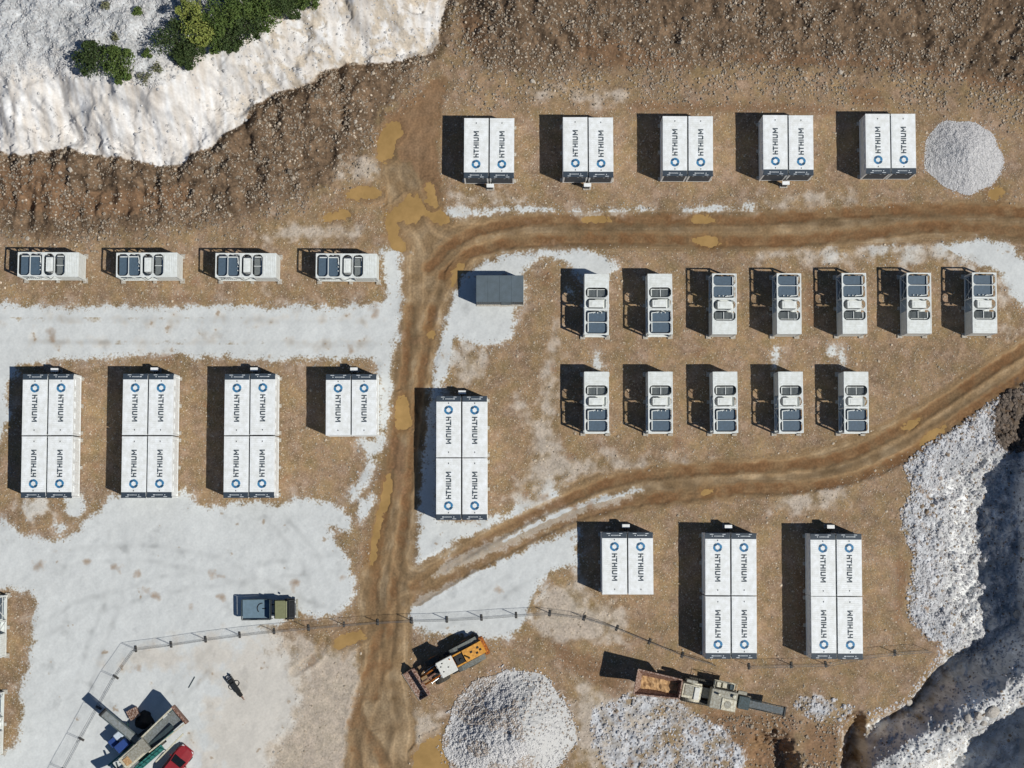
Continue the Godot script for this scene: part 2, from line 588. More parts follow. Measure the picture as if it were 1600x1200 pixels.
	fill_poly(m, P([-220, 352, 0, 358, 100, 366, 200, 357, 300, 347, 400, 328, 450, 306, 515, 276, 555, 240, 580, 195, 610, 150, 645, 112, 674, 60, 690, 0, 690, -140, -220, -140], 0.4))
	fill_poly(m, P([722, -140, 722, 30, 738, 80, 770, 106, 900, 102, 1060, 97, 1200, 94, 1300, 101, 1420, 108, 1500, 112, 1600, 142, 1780, 152, 1780, -140], 0.4))
	low.bank = signed_field(m)
	# the pit, lower right
	m = blank()
	fill_poly(m, P([1780, 540, 1640, 590, 1560, 640, 1505, 680, 1452, 712, 1436, 760, 1430, 820, 1436, 880, 1432, 940, 1444, 985, 1470, 1010, 1452, 1038, 1430, 1068, 1414, 1090, 1345, 1118, 1318, 1148, 1310, 1300, 1780, 1300]))
	low.pit = signed_field(m)
	# dusty mixed ground
	m = blank()
	for a in [[150, 1040, 230, 1000, 330, 985, 430, 975, 460, 1040, 440, 1100, 350, 1230, 290, 1230, 300, 1150, 330, 1060, 240, 1060], [425, 985, 560, 1000, 600, 1060, 640, 1100, 690, 1110, 700, 1210, 380, 1300, 350, 1220, 420, 1110, 455, 1040], [835, 925, 905, 890, 930, 925, 975, 955, 985, 985, 960, 1010, 900, 1005, 850, 1000, 815, 985], [890, 1040, 960, 1075, 1030, 1085, 1060, 1120, 1000, 1210, 890, 1210], [425, 346, 470, 340, 530, 345, 590, 360, 560, 372, 500, 380, 430, 385, 400, 372], [870, 490, 880, 560, 870, 720, 850, 800, 800, 780, 830, 700, 850, 560], [800, 600, 880, 700, 1020, 720, 1140, 720, 960, 735, 860, 770], [1190, 305, 1340, 298, 1340, 320, 1190, 328], [1180, 386, 1470, 382, 1540, 430, 1590, 500, 1575, 530, 1560, 430, 1480, 415, 1180, 408], [700, 296, 780, 300, 860, 315, 720, 322], [1200, 760, 1330, 760, 1330, 795, 1210, 800], [708, 530, 760, 545, 760, 600, 700, 610], [404, 450, 430, 450, 420, 462], [618, 345, 642, 350, 654, 372, 662, 394, 655, 404, 643, 400, 630, 374], [658, 334, 672, 340, 670, 374, 661, 392, 655, 372], [612, 262, 632, 246, 646, 260, 656, 292, 658, 308, 640, 302, 622, 284], [520, 270, 590, 236, 620, 262, 600, 290, 540, 292], [-100, 528, 600, 534, 600, 541, -100, 537], [-100, 494, 600, 498, 600, 504, -100, 501], [830, 130, 1000, 140, 990, 165, 820, 150], [20, 760, 80, 775, 80, 812, 40, 815]]:
		fill_poly(m, P(a))
	low.pale = signed_field(m)
	# broken white rock
	m = blank()
	fill_poly(m, P([1720, 540, 1600, 604, 1560, 624, 1505, 664, 1442, 702, 1416, 730, 1430, 762, 1410, 802, 1416, 832, 1432, 870, 1424, 922, 1420, 962, 1440, 986, 1470, 1012, 1600, 1060, 1780, 1000]))
	fill_poly(m, P([925, 1110, 975, 1090, 1010, 1080, 1050, 1092, 1090, 1120, 1130, 1140, 1165, 1180, 1175, 1260, 1020, 1260, 960, 1230, 930, 1170]))
	fill_poly(m, P([1242, 1100, 1262, 1088, 1300, 1096, 1335, 1108, 1318, 1124, 1270, 1122]))
	low.scree = signed_field(m)
	# damp red-brown soil, and the shaded bank flank at the top painted darker
	m = blank()
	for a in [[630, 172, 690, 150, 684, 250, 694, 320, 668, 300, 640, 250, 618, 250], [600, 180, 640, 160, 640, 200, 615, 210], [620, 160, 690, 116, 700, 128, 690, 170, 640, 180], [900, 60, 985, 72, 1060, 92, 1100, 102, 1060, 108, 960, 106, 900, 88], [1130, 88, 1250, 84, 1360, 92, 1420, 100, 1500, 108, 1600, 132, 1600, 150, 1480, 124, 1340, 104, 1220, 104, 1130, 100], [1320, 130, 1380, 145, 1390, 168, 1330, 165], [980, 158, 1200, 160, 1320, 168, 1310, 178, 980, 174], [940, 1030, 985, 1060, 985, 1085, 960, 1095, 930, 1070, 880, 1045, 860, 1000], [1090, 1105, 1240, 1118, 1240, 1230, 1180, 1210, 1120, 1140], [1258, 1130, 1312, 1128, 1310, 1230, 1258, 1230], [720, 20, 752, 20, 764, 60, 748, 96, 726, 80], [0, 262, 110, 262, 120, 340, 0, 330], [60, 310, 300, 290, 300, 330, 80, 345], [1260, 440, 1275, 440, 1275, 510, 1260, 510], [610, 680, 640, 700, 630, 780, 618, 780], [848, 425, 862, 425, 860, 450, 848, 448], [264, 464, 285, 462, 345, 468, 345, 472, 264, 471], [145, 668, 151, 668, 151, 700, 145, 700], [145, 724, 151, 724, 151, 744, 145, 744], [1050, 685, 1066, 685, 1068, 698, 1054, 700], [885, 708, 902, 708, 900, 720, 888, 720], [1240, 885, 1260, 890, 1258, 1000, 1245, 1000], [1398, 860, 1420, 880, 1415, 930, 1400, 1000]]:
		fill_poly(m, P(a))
	for a in [[58, 884, 0.9], [134, 877, 0.5], [176, 884, 0.5], [184, 888, 0.4], [213, 896, 0.5], [228, 924, 0.4], [240, 930, 0.5], [296, 950, 0.4], [344, 932, 0.6], [328, 897, 0.35], [343, 900, 0.35], [459, 907, 0.5], [457, 918, 0.4], [86, 860, 0.25], [211, 1043, 0.5], [533, 902, 0.4], [775, 925, 0.5]]:
		var q0 := W(a[0], a[1])
		fill_line(m, PackedVector2Array([Vector2(q0.x, q0.z), Vector2(q0.x + 0.3, q0.z + 0.1)]), a[2])
	for k in 46:
		var q := W(rng.randf_range(20, 1400), rng.randf_range(420, 820))
		var a := rng.randf() * TAU
		fill_line(m, PackedVector2Array([Vector2(q.x, q.z), Vector2(q.x + cos(a) * 0.7, q.z + sin(a) * 0.7)]), rng.randf_range(0.3, 0.7))
	low.moist_shade = signed_field(m)
	# where wheels have crossed the white stone
	m = blank()
	for a in [[20, 1000, 120, 940, 260, 900, 420, 880, 560, 860], [20, 1024, 124, 964, 264, 924, 424, 904, 560, 886], [330, 1010, 280, 1060, 240, 1110, 200, 1160], [350, 1024, 302, 1074, 262, 1124, 222, 1174], [100, 860, 220, 850, 340, 870, 460, 930, 540, 960], [96, 884, 216, 874, 334, 894, 450, 952, 530, 984], [170, 820, 180, 900, 140, 1000, 110, 1100], [194, 822, 204, 904, 164, 1004, 134, 1104], [660, 990, 740, 960, 840, 900], [660, 964, 740, 934, 830, 880], [-60, 498, 300, 500, 600, 502], [-60, 534, 300, 536, 600, 538], [440, 800, 500, 870, 520, 940], [760, 366, 860, 356, 1000, 358, 1150, 360, 1300, 350, 1440, 340, 1600, 346], [780, 388, 900, 384, 1040, 385, 1180, 386, 1320, 378, 1460, 366, 1600, 374], [900, 350, 1040, 334, 1160, 336, 1300, 342, 1420, 334, 1560, 320], [655, 470, 646, 560, 634, 650, 624, 740, 612, 830, 600, 920, 596, 990], [690, 450, 672, 540, 662, 640, 650, 740, 640, 840, 628, 930, 622, 1000], [626, 460, 624, 560, 614, 660, 600, 760, 590, 850, 572, 930], [760, 862, 860, 814, 960, 770, 1080, 755, 1200, 748, 1300, 738, 1390, 706, 1480, 650, 1580, 590], [640, 960, 600, 1010, 540, 1040, 480, 1060], [620, 990, 610, 1060, 620, 1120, 600, 1190], [540, 1000, 530, 1080, 520, 1200], [414, 806, 474, 880, 494, 950]]:
		fill_line(m, P(a), 0.4)
	f_mark = spread(signed_field(m), tex_w, tex_h)
	f_white = spread(low.white, tex_w, tex_h)
	f_road = spread(low.road, tex_w, tex_h)
	f_rut = spread(low.rut, tex_w, tex_h)
	f_rock = spread(low.rock, tex_w, tex_h)
	f_bank = spread(low.bank, tex_w, tex_h)
	f_pit = spread(low.pit, tex_w, tex_h)
	f_pale = spread(low.pale, tex_w, tex_h)
	f_scree = spread(low.scree, tex_w, tex_h)
	f_moist_shade = spread(low.moist_shade, tex_w, tex_h)


func along(table: Array, t: float) -> float:
	# a height read off a list of (place, height) pairs
	if t <= table[0][0]: return table[0][1]
	for k in table.size() - 1:
		if t <= table[k + 1][0]:
			return lerpf(table[k][1], table[k + 1][1], smoothstep(table[k][0], table[k + 1][0], t))
	return table[-1][1]


func build_heights() -> void:
	var w := mesh_w
	var h := mesh_h
	var white := spread(low.white, w, h)
	var road := spread(low.road, w, h)
	var rut := spread(low.rut, w, h)
	var rock := spread(low.rock, w, h)
	var bank := spread(low.bank, w, h)
	var pit := spread(low.pit, w, h)
	var scree := spread(low.scree, w, h)
	var n_fine := noise_field(31, 0.55, w, h, 3)
	var n_mid := noise_field(32, 2.2, w, h, 4)
	var n_big := noise_field(33, 9.0, w, h, 4, 4)
	var ridged := noise_of(36, SPAN_X / w / 3.2, 4)
	ridged.fractal_type = FastNoiseLite.FRACTAL_RIDGED
	var cells := noise_of(37, SPAN_X / w / 1.5, 1, FastNoiseLite.TYPE_CELLULAR)
	cells.cellular_return_type = FastNoiseLite.RETURN_CELL_VALUE
	cells.domain_warp_enabled = true
	cells.domain_warp_amplitude = 8.0
	cells.domain_warp_frequency = 0.05
	var n_block := cells.get_image(w, h).get_data()
	var n_rock := ridged.get_image(w, h).get_data()
	var n_gully := noise_field(34, 3.4, w, h, 2, 1, 3)
	heights.resize(w * h)
	var spur := P([1740, 950, 1650, 1015, 1592, 1062, 1545, 1096, 1484, 1138, 1424, 1178, 1372, 1224, 1340, 1270], -1.0)
	var wall_crest := [[5.0, 0.0], [9.0, 2.0], [12.0, 2.3], [24.0, 2.5], [27.5, 1.5], [31.0, 0.0], [33.5, 0.0], [36.0, 5.0], [45.0, 6.0]]
	var dips := [W(1204, 1216), W(1338, 1160)]
	for j in h:
		var z := Z0 + (j + 0.5) / h * SPAN_Z
		var crest := along(wall_crest, z)
		for i in w:
			var at := j * w + i
			var x := X0 + (i + 0.5) / w * SPAN_X
			var fine := n_fine[at] / 255.0 - 0.5
			var mid := n_mid[at] / 255.0 - 0.5
			var big := n_big[at] / 255.0 - 0.5
			var rough := 0.05
			var wt := clampf(white[at] * 2.0 + 0.5, 0.0, 1.0)
			var rd := clampf(road[at] * 1.5 + 0.5, 0.0, 1.0)
			rough = lerpf(rough, 0.022, wt)
			rough = lerpf(rough, 0.05, rd)
			var y := big * 0.08 + mid * 0.07
			y += wt * 0.05 - rd * 0.05
			var q := rut[at]
			if q > -1.2:
				y += (-0.12 if x > -5.0 else -0.06) * smoothstep(-0.35, 0.3, q) + 0.06 * smoothstep(-1.0, -0.35, q) * (1.0 - smoothstep(-0.35, 0.1, q))
			var b := bank[at]
			if b > -4.0:
				var in_bank := smoothstep(-1.0, 3.0, b)
				var right := smoothstep(-8.0, -4.0, x)
				var gully := n_gully[at] / 255.0 - 0.5
				rough = lerpf(rough, lerpf(0.17, 0.13, right), smoothstep(-4.0, 1.0, b))
				y += smoothstep(-4.0, 0.5, b) * (0.2 + mid * 0.35)
				if b > 0.0:
					y += minf(b, 7.5) * lerpf(0.33, 0.0, right) + right * (b * 0.5)
				y += in_bank * (gully * lerpf(1.6, 0.6, right) + mid * lerpf(0.7, 0.45, right))
				var r := rock[at]
				if r > -1.4:
					y -= 0.8 * smoothstep(-1.4, 0.0, r)
				if r > 0.0:
					var up := smoothstep(0.0, 1.0, r)
					rough = lerpf(rough, 0.05 + 0.1 * smoothstep(5.0, 10.0, r), up)
					y -= up * in_bank * (gully * 1.5 + mid * 0.65)
					y += 5.2 * smoothstep(0.0, 8.5, r + big * 2.5) + maxf(r - 7.5, 0.0) * 0.1 + up * ((n_rock[at] / 255.0 - 0.5) * 0.3 + (n_block[at] / 255.0 - 0.5) * 0.34 * maxf(1.0 - smoothstep(2.5, 5.0, r + mid * 3.0), smoothstep(-29.0, -25.0, x) * 0.8) + mid * (0.1 + 0.5 * smoothstep(5.0, 9.0, r)) + big * 1.4)
			var s := scree[at]
			if s > -0.5:
				rough = lerpf(rough, 0.17 if x > 36.0 else 0.1, smoothstep(-0.5, 0.8, s))
				y += smoothstep(-0.3, 1.5, s) * (mid * (0.9 if x > 36.0 else 0.25) + 0.05)
			var p := pit[at]
			if p > 0.0:
				var steep := lerpf(0.62, 2.0, smoothstep(25.0, 29.5, z))
				var down := minf(p * steep, 4.6)
				var deep := smoothstep(0.0, 4.0, p)
				y -= down
				y += deep * (big * 1.8 + mid * 0.8)
				rough = lerpf(rough, 0.1, deep)
				var best := 1e9
				var pos := 0.0
				var here := Vector2(x, z)
				if z > 18.0:
					for k in spur.size() - 1:
						var c := Geometry2D.get_closest_point_to_segment(here, spur[k], spur[k + 1])
						var dd := here.distance_to(c)
						if dd < best:
							best = dd
							pos = c.x
					var top := lerpf(-2.6, 1.3, smoothstep(34.0, 46.0, pos)) + big * 1.5 + mid * 0.8
					var over := 1.0 - smoothstep(0.6, 3.8, best + mid * 1.5)
					y = maxf(y, lerpf(y, top, over))
					rough = lerpf(rough, 0.22, over)
				if x > 51.5:
					y = lerpf(y, maxf(y, crest + mid), smoothstep(51.6, 53.4, x))
			if z > 32.0 and x > 16.0 and x < 40.0:
				for d in dips:
					var dx: float = (x - d.x) / (3.3 if d.x < 30.0 else 1.9)
					var dz: float = maxf(0.0, d.z - z) / (5.0 if d.x < 30.0 else 3.2)
					var e := dx * dx + dz * dz + mid * 0.4 + fine * 0.1
					if e < 1.0:
						y -= 2.9 * (1.0 - smoothstep(0.3, 1.0, e))
						rough = 0.25
			heights[at] = y + fine * rough


func build_ground() -> void:
	var w := mesh_w
	var h := mesh_h
	var sx := SPAN_X / w
	var sz := SPAN_Z / h
	var v := PackedVector3Array()
	var n := PackedVector3Array()
	var uv := PackedVector2Array()
	v.resize(w * h)
	n.resize(w * h)
	uv.resize(w * h)
	for j in h:
		var jm := maxi(j - 1, 0) * w
		var jp := mini(j + 1, h - 1) * w
		for i in w:
			var at := j * w + i
			v[at] = Vector3(X0 + (i + 0.5) * sx, heights[at], Z0 + (j + 0.5) * sz)
			uv[at] = Vector2((i + 0.5) / w, (j + 0.5) / h)
			n[at] = Vector3((heights[j * w + maxi(i - 1, 0)] - heights[j * w + mini(i + 1, w - 1)]) / (2.0 * sx), 1.0, (heights[jm + i] - heights[jp + i]) / (2.0 * sz)).normalized()
	var idx := PackedInt32Array()
	idx.resize((w - 1) * (h - 1) * 6)
	var k := 0
	for j in h - 1:
		for i in w - 1:
			var a := j * w + i
			idx[k] = a
			idx[k + 1] = a + 1
			idx[k + 2] = a + w
			idx[k + 3] = a + 1
			idx[k + 4] = a + w + 1
			idx[k + 5] = a + w
			k += 6
	var arr := []
	arr.resize(Mesh.ARRAY_MAX)
	arr[Mesh.ARRAY_VERTEX] = v
	arr[Mesh.ARRAY_NORMAL] = n
	arr[Mesh.ARRAY_TEX_UV] = uv
	arr[Mesh.ARRAY_INDEX] = idx
	var me := ArrayMesh.new()
	me.add_surface_from_arrays(Mesh.PRIMITIVE_TRIANGLES, arr)
	var m := StandardMaterial3D.new()
	m.albedo_texture = ground_print()
	m.roughness = 0.97
	m.metallic_specular = 0.2
	m.texture_repeat = false
	mats["ground"] = m
	var o := part("ground", me, "ground", self)
	taken["ground"] = 0
	tag(o, "yard of brown dirt and white crushed stone between quarry banks", "ground", "", "structure")
	# the land round about, coarser, joined under the edge of the yard
	var st := Shape.new()
	st.tinted = true
	var xs := [-400.0, -250.0, -150.0, -100.0, -75.0]
	var zs := [-400.0, -250.0, -150.0, -100.0, -70.0, -55.0]
	for i in 30: xs.append(X0 + 0.6 + i * (SPAN_X - 1.2) / 29.0)
	xs.append_array([75.0, 100.0, 150.0, 250.0, 400.0])
	for i in 24: zs.append(Z0 + 0.6 + i * (SPAN_Z - 1.2) / 23.0)
	zs.append_array([55.0, 70.0, 100.0, 150.0, 250.0, 400.0])
	var far_height := func(x: float, z: float) -> float:
		var out := maxf(maxf(absf(x) - 58.0, absf(z) - 45.0), 0.0)
		return ground_at(x, z) * exp(-out / 60.0) - 0.35
	for j in zs.size() - 1:
		for i in xs.size() - 1:
			if xs[i] > X0 and xs[i + 1] < X0 + SPAN_X and zs[j] > Z0 and zs[j + 1] < Z0 + SPAN_Z:
				continue
			var a := Vector3(xs[i], far_height.call(xs[i], zs[j]), zs[j])
			var b := Vector3(xs[i + 1], far_height.call(xs[i + 1], zs[j]), zs[j])
			var c := Vector3(xs[i + 1], far_height.call(xs[i + 1], zs[j + 1]), zs[j + 1])
			var d := Vector3(xs[i], far_height.call(xs[i], zs[j + 1]), zs[j + 1])
			st.tint = Color(0.26, 0.19, 0.125) * rng.randf_range(0.9, 1.1)
			st.quad(a, b, c, d, (a + c) * 0.5 - Vector3(0, 50, 0))
	var o2 := part("outer_terrain", st, "stone", self)
	tag(o2, "brown hillside continuing beyond the edges of the yard", "hillside", "", "structure")


func ground_print() -> ImageTexture:
	var w := tex_w
	var h := tex_h
	var n_fine := noise_field(41, 0.28, w, h, 2)
	var n_spot := noise_field(42, 0.16, w, h, 1)
	var n_mid := noise_field(43, 1.3, w, h, 4)
	var n_big := noise_field(44, 7.0, w, h, 4, 4)
	var n_vein := noise_field(45, 3.0, w, h, 5, 2)
	var n_long := noise_field(46, 0.9, w, h, 3, 1, 6)
	var dark := W(1592, 655, -1.0)
	var dark_i := int((dark.x - X0) / SPAN_X * w)
	var dark_j := int((dark.z - Z0) / SPAN_Z * h)
	var streak := PackedFloat32Array()
	var sn := noise_of(47, 0.11, 3)
	for k in 1024: streak.append(sn.get_noise_1d(k))
	var out := PackedByteArray()
	out.resize(w * h * 3)
	for j in h:
		for i in w:
			var at := j * w + i
			var fine := n_fine[at] / 255.0 - 0.5
			var mid := n_mid[at] / 255.0 - 0.5
			var big := n_big[at] / 255.0 - 0.5
			var spot := n_spot[at] / 255.0
			var vein := n_vein[at] / 255.0 - 0.5
			# gravelly brown dirt
			var lit := 1.0 + fine * 0.26 + mid * 0.2 + big * 0.2
			var r := (142.0 + mid * 7.0) * lit
			var g := (120.0 - vein * 4.0) * lit
			var b := (95.0 + vein * 12.0) * lit
			var t := 0.0
			if spot > 0.73:
				t = (spot - 0.73) * 3.0
				r += (205.0 - r) * t
				g += (188.0 - g) * t
				b += (160.0 - b) * t
			# rubble of the banks: darker soil between the stones
			var e := f_bank[at]
			t = clampf((e + mid * 3.0 + 1.2) * 0.7, 0.0, 1.0)
			if t > 0.0:
				lit = 1.0 + fine * 0.5 + mid * 0.5 + vein * 0.3
				r += (106.0 * lit - r) * t
				g += (89.0 * lit - g) * t
				b += (72.0 * lit - b) * t
			# dusty pale ground
			t = clampf((f_pale[at] + vein * 4.0 + mid * 1.8) * 0.6 + 0.1, 0.0, 1.0) * 0.72
			if t > 0.0:
				lit = 1.0 + fine * 0.25 + mid * 0.22
				r += (190.0 * lit - r) * t
				g += (183.0 * lit - g) * t
				b += (173.0 * lit - b) * t
			# thin chalk dust trodden over the dirt
			t = clampf((vein + mid * 0.7 + fine * 0.3 - 0.12) * 3.0, 0.0, 1.0) * 0.24
			if t > 0.0 and f_bank[at] < 0.0:
				lit = 1.0 + fine * 0.24
				r += (178.0 * lit - r) * t
				g += (166.0 * lit - g) * t
				b += (150.0 * lit - b) * t
			# driven mud
			e = f_road[at] + mid * 0.9
			t = clampf(e * 1.6 + 0.5, 0.0, 1.0) * 0.9
			if t > 0.0:
				var lng: float = streak[int((f_road[at] + 60.0) * 14.0 + mid * 3.0) & 1023]
				lit = 1.0 + fine * 0.26 + big * 0.2 + lng * 0.26 + vein * 0.14
				e = f_mark[at] + fine * 0.4
				if e > -0.2: lit -= clampf((e + 0.2) * 3.0, 0.0, 1.0) * 0.13
				r += (139.0 * lit - r) * t
				g += (116.0 * lit - g) * t
				b += (87.0 * lit - b) * t
				if f_road[at] > 0.5 and f_rut[at] < -0.45:
					t = clampf(vein * 2.0 + 0.45, 0.0, 1.0) * 0.55
					r += (166.0 * lit - r) * t
					g += (149.0 * lit - g) * t
					b += (123.0 * lit - b) * t
			e = f_rut[at] + mid * 0.7 + fine * 0.5
			t = clampf(e * 3.0 + 0.6, 0.0, 1.0) * clampf((0.68 if j < 820 else 0.4) + vein * 1.5, 0.1, 0.92)
			if t > 0.0:
				lit = 1.0 + fine * 0.3 + mid * 0.22
				r += (117.0 * lit - r) * t
				g += (88.0 * lit - g) * t
				b += (61.0 * lit - b) * t
			# silt round the puddles
			e = f_wet[at]
			if e > -2.0:
				t = clampf(0.75 + e * 0.8 + vein * 1.2 + mid * 0.6, 0.0, 1.0) * 0.7
				lit = 1.0 + fine * 0.1 + mid * 0.12
				r += (126.0 * lit - r) * t
				g += (98.0 * lit - g) * t
				b += (66.0 * lit - b) * t
			# white crushed stone
			e = f_white[at] + mid * 1.0 + fine * 0.95 + vein * 0.8
			t = clampf(f_white[at] * 0.7 + vein * 1.6 + mid + 0.55, 0.0, 1.0) * 0.34
			if t > 0.0 and e < 0.3:
				r += (200.0 - r) * t
				g += (196.0 - g) * t
				b += (188.0 - b) * t
			t = clampf(e * 3.0 + 0.5, 0.0, 1.0)
			if f_pale[at] > 0.0: t = clampf((e + vein * 2.5) * 0.7 + 0.3, 0.0, 1.0)
			if t > 0.0:
				if f_rut[at] > -0.3: t *= 0.45
				lit = 1.0 + fine * 0.07 + mid * 0.05 + big * 0.06
				if vein > 0.2: lit -= (vein - 0.2) * 0.35
				e = f_mark[at] + fine * 0.3 + mid * 0.3
				if e > -0.2: lit -= clampf((e + 0.2) * 2.0, 0.0, 1.0) * clampf(0.06 + vein * 0.2, 0.0, 0.12)
				r += (201.0 * lit - r) * t
				g += (205.0 * lit - g) * t
				b += (205.0 * lit - b) * t
				var worn := clampf((f_pale[at] + vein * 5.0 + mid * 2.0) * 0.5, 0.0, 1.0) * 0.5
				if worn > 0.0:
					r += (196.0 * lit - r) * worn
					g += (186.0 * lit - g) * worn
					b += (172.0 * lit - b) * worn
				if vein * 0.6 + mid > 0.42 and f_white[at] > 0.0:
					t = minf((vein * 0.6 + mid - 0.42) * 8.0, 0.7)
					r += (150.0 - r) * t
					g += (132.0 - g) * t
					b += (112.0 - b) * t
			# damp soil, and the bank flank's shade put in as a darker tone
			e = f_moist_shade[at] + mid * 1.1 + fine * 0.3
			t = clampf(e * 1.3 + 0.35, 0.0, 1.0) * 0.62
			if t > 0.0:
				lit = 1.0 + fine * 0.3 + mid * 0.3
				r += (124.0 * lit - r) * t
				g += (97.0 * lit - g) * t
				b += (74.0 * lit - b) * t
			# broken white rock
			e = f_scree[at] + mid * 1.6 + fine * 0.5
			t = clampf(e * 1.6 + 0.5, 0.0, 1.0)
			if t > 0.0 and i < tex_w * 0.8: t *= clampf(0.75 + vein * 2.4 + fine * 0.5, 0.1, 1.0)
			if t > 0.0:
				lit = 0.98 + fine * 0.3 + mid * 0.3 + vein * 0.25
				r += (183.0 * lit - r) * t
				g += (186.0 * lit - g) * t
				b += (190.0 * lit - b) * t
				if vein - mid * 0.5 > 0.22 and f_pit[at] < 5.0:
					t = minf((vein - mid * 0.5 - 0.22) * 5.0, 0.75)
					r += (134.0 - r) * t
					g += (112.0 - g) * t
					b += (92.0 - b) * t
			# a tip of dark spoil at the right edge
			if i > dark_i - 60 and absi(j - dark_j) < 80:
				var q := Vector2(i - dark_i, (j - dark_j) * 0.8).length() * 0.0725
				t = clampf((2.9 - q + mid * 3.0 + fine) * 1.2, 0.0, 1.0)
				lit = 1.0 + fine * 0.5 + mid * 0.3
				r += (86.0 * lit - r) * t
				g += (72.0 * lit - g) * t
				b += (60.0 * lit - b) * t
			# quarried rock in the pit
			e = f_pit[at]
			if e > 1.0 and not (i > dark_i - 40 and absi(j - dark_j) < 46):
				t = clampf((e - (2.5 if j * SPAN_Z / h + Z0 < 26.0 else 1.2) + mid * 3.0 + vein * 2.0) * 0.6, 0.0, 1.0)
				var vn := clampf(1.0 - absf(vein) * 14.0, 0.0, 1.0)
				lit = 1.0 + fine * 0.12 + mid * 0.26 + big * 0.3 + vn * 0.12
				r += (196.0 * lit - r) * t
				g += (198.0 * lit - g) * t
				b += (198.0 * lit - b) * t
			# pale quarry face and the scree above it
			e = f_rock[at] + fine * 0.3 + mid * 0.35
			t = clampf(e * 4.0 + 0.5, 0.0, 1.0)
			if t > 0.0:
				var up := clampf((f_rock[at] - 6.5 + mid * 3.0 + vein * 3.0) * 0.45, 0.0, 1.0)
				var x := X0 + (i + 0.5) / w * SPAN_X
				var dirty := clampf((x + 31.0) * 0.12, 0.0, 1.0)
				var run := n_long[at] / 255.0 - 0.5
				lit = 0.98 + fine * 0.1 + mid * 0.1 + vein * 0.1 + run * 0.16
				var rr := 216.0 * lit
				var gg := (213.0 + run * 12.0) * lit
				var bb := (209.0 + run * 26.0) * lit
				if absf(vein + 0.06) < 0.006 and mid > 0.0 and f_rock[at] > 0.8 and f_rock[at] < 4.0:
					rr *= 0.72
					gg *= 0.72
					bb *= 0.73
				lit = 1.0 + fine * 0.3 + mid * 0.24 + vein * 0.3
				rr += (178.0 * lit - rr) * up
				gg += (181.0 * lit - gg) * up
				bb += (183.0 * lit - bb) * up
				var soil := clampf((vein + mid * 0.9 + 0.06) * 4.0, 0.0, 1.0) * dirty * 0.75
				rr += (168.0 * lit - rr) * soil
				gg += (157.0 * lit - gg) * soil
				bb += (141.0 * lit - bb) * soil
				r += (rr - r) * t
				g += (gg - g) * t
				b += (bb - b) * t
			out[at * 3] = clampi(int(r), 0, 255)
			out[at * 3 + 1] = clampi(int(g), 0, 255)
			out[at * 3 + 2] = clampi(int(b), 0, 255)
	return ImageTexture.create_from_image(Image.create_from_data(w, h, false, Image.FORMAT_RGB8, out))


var puddles := []


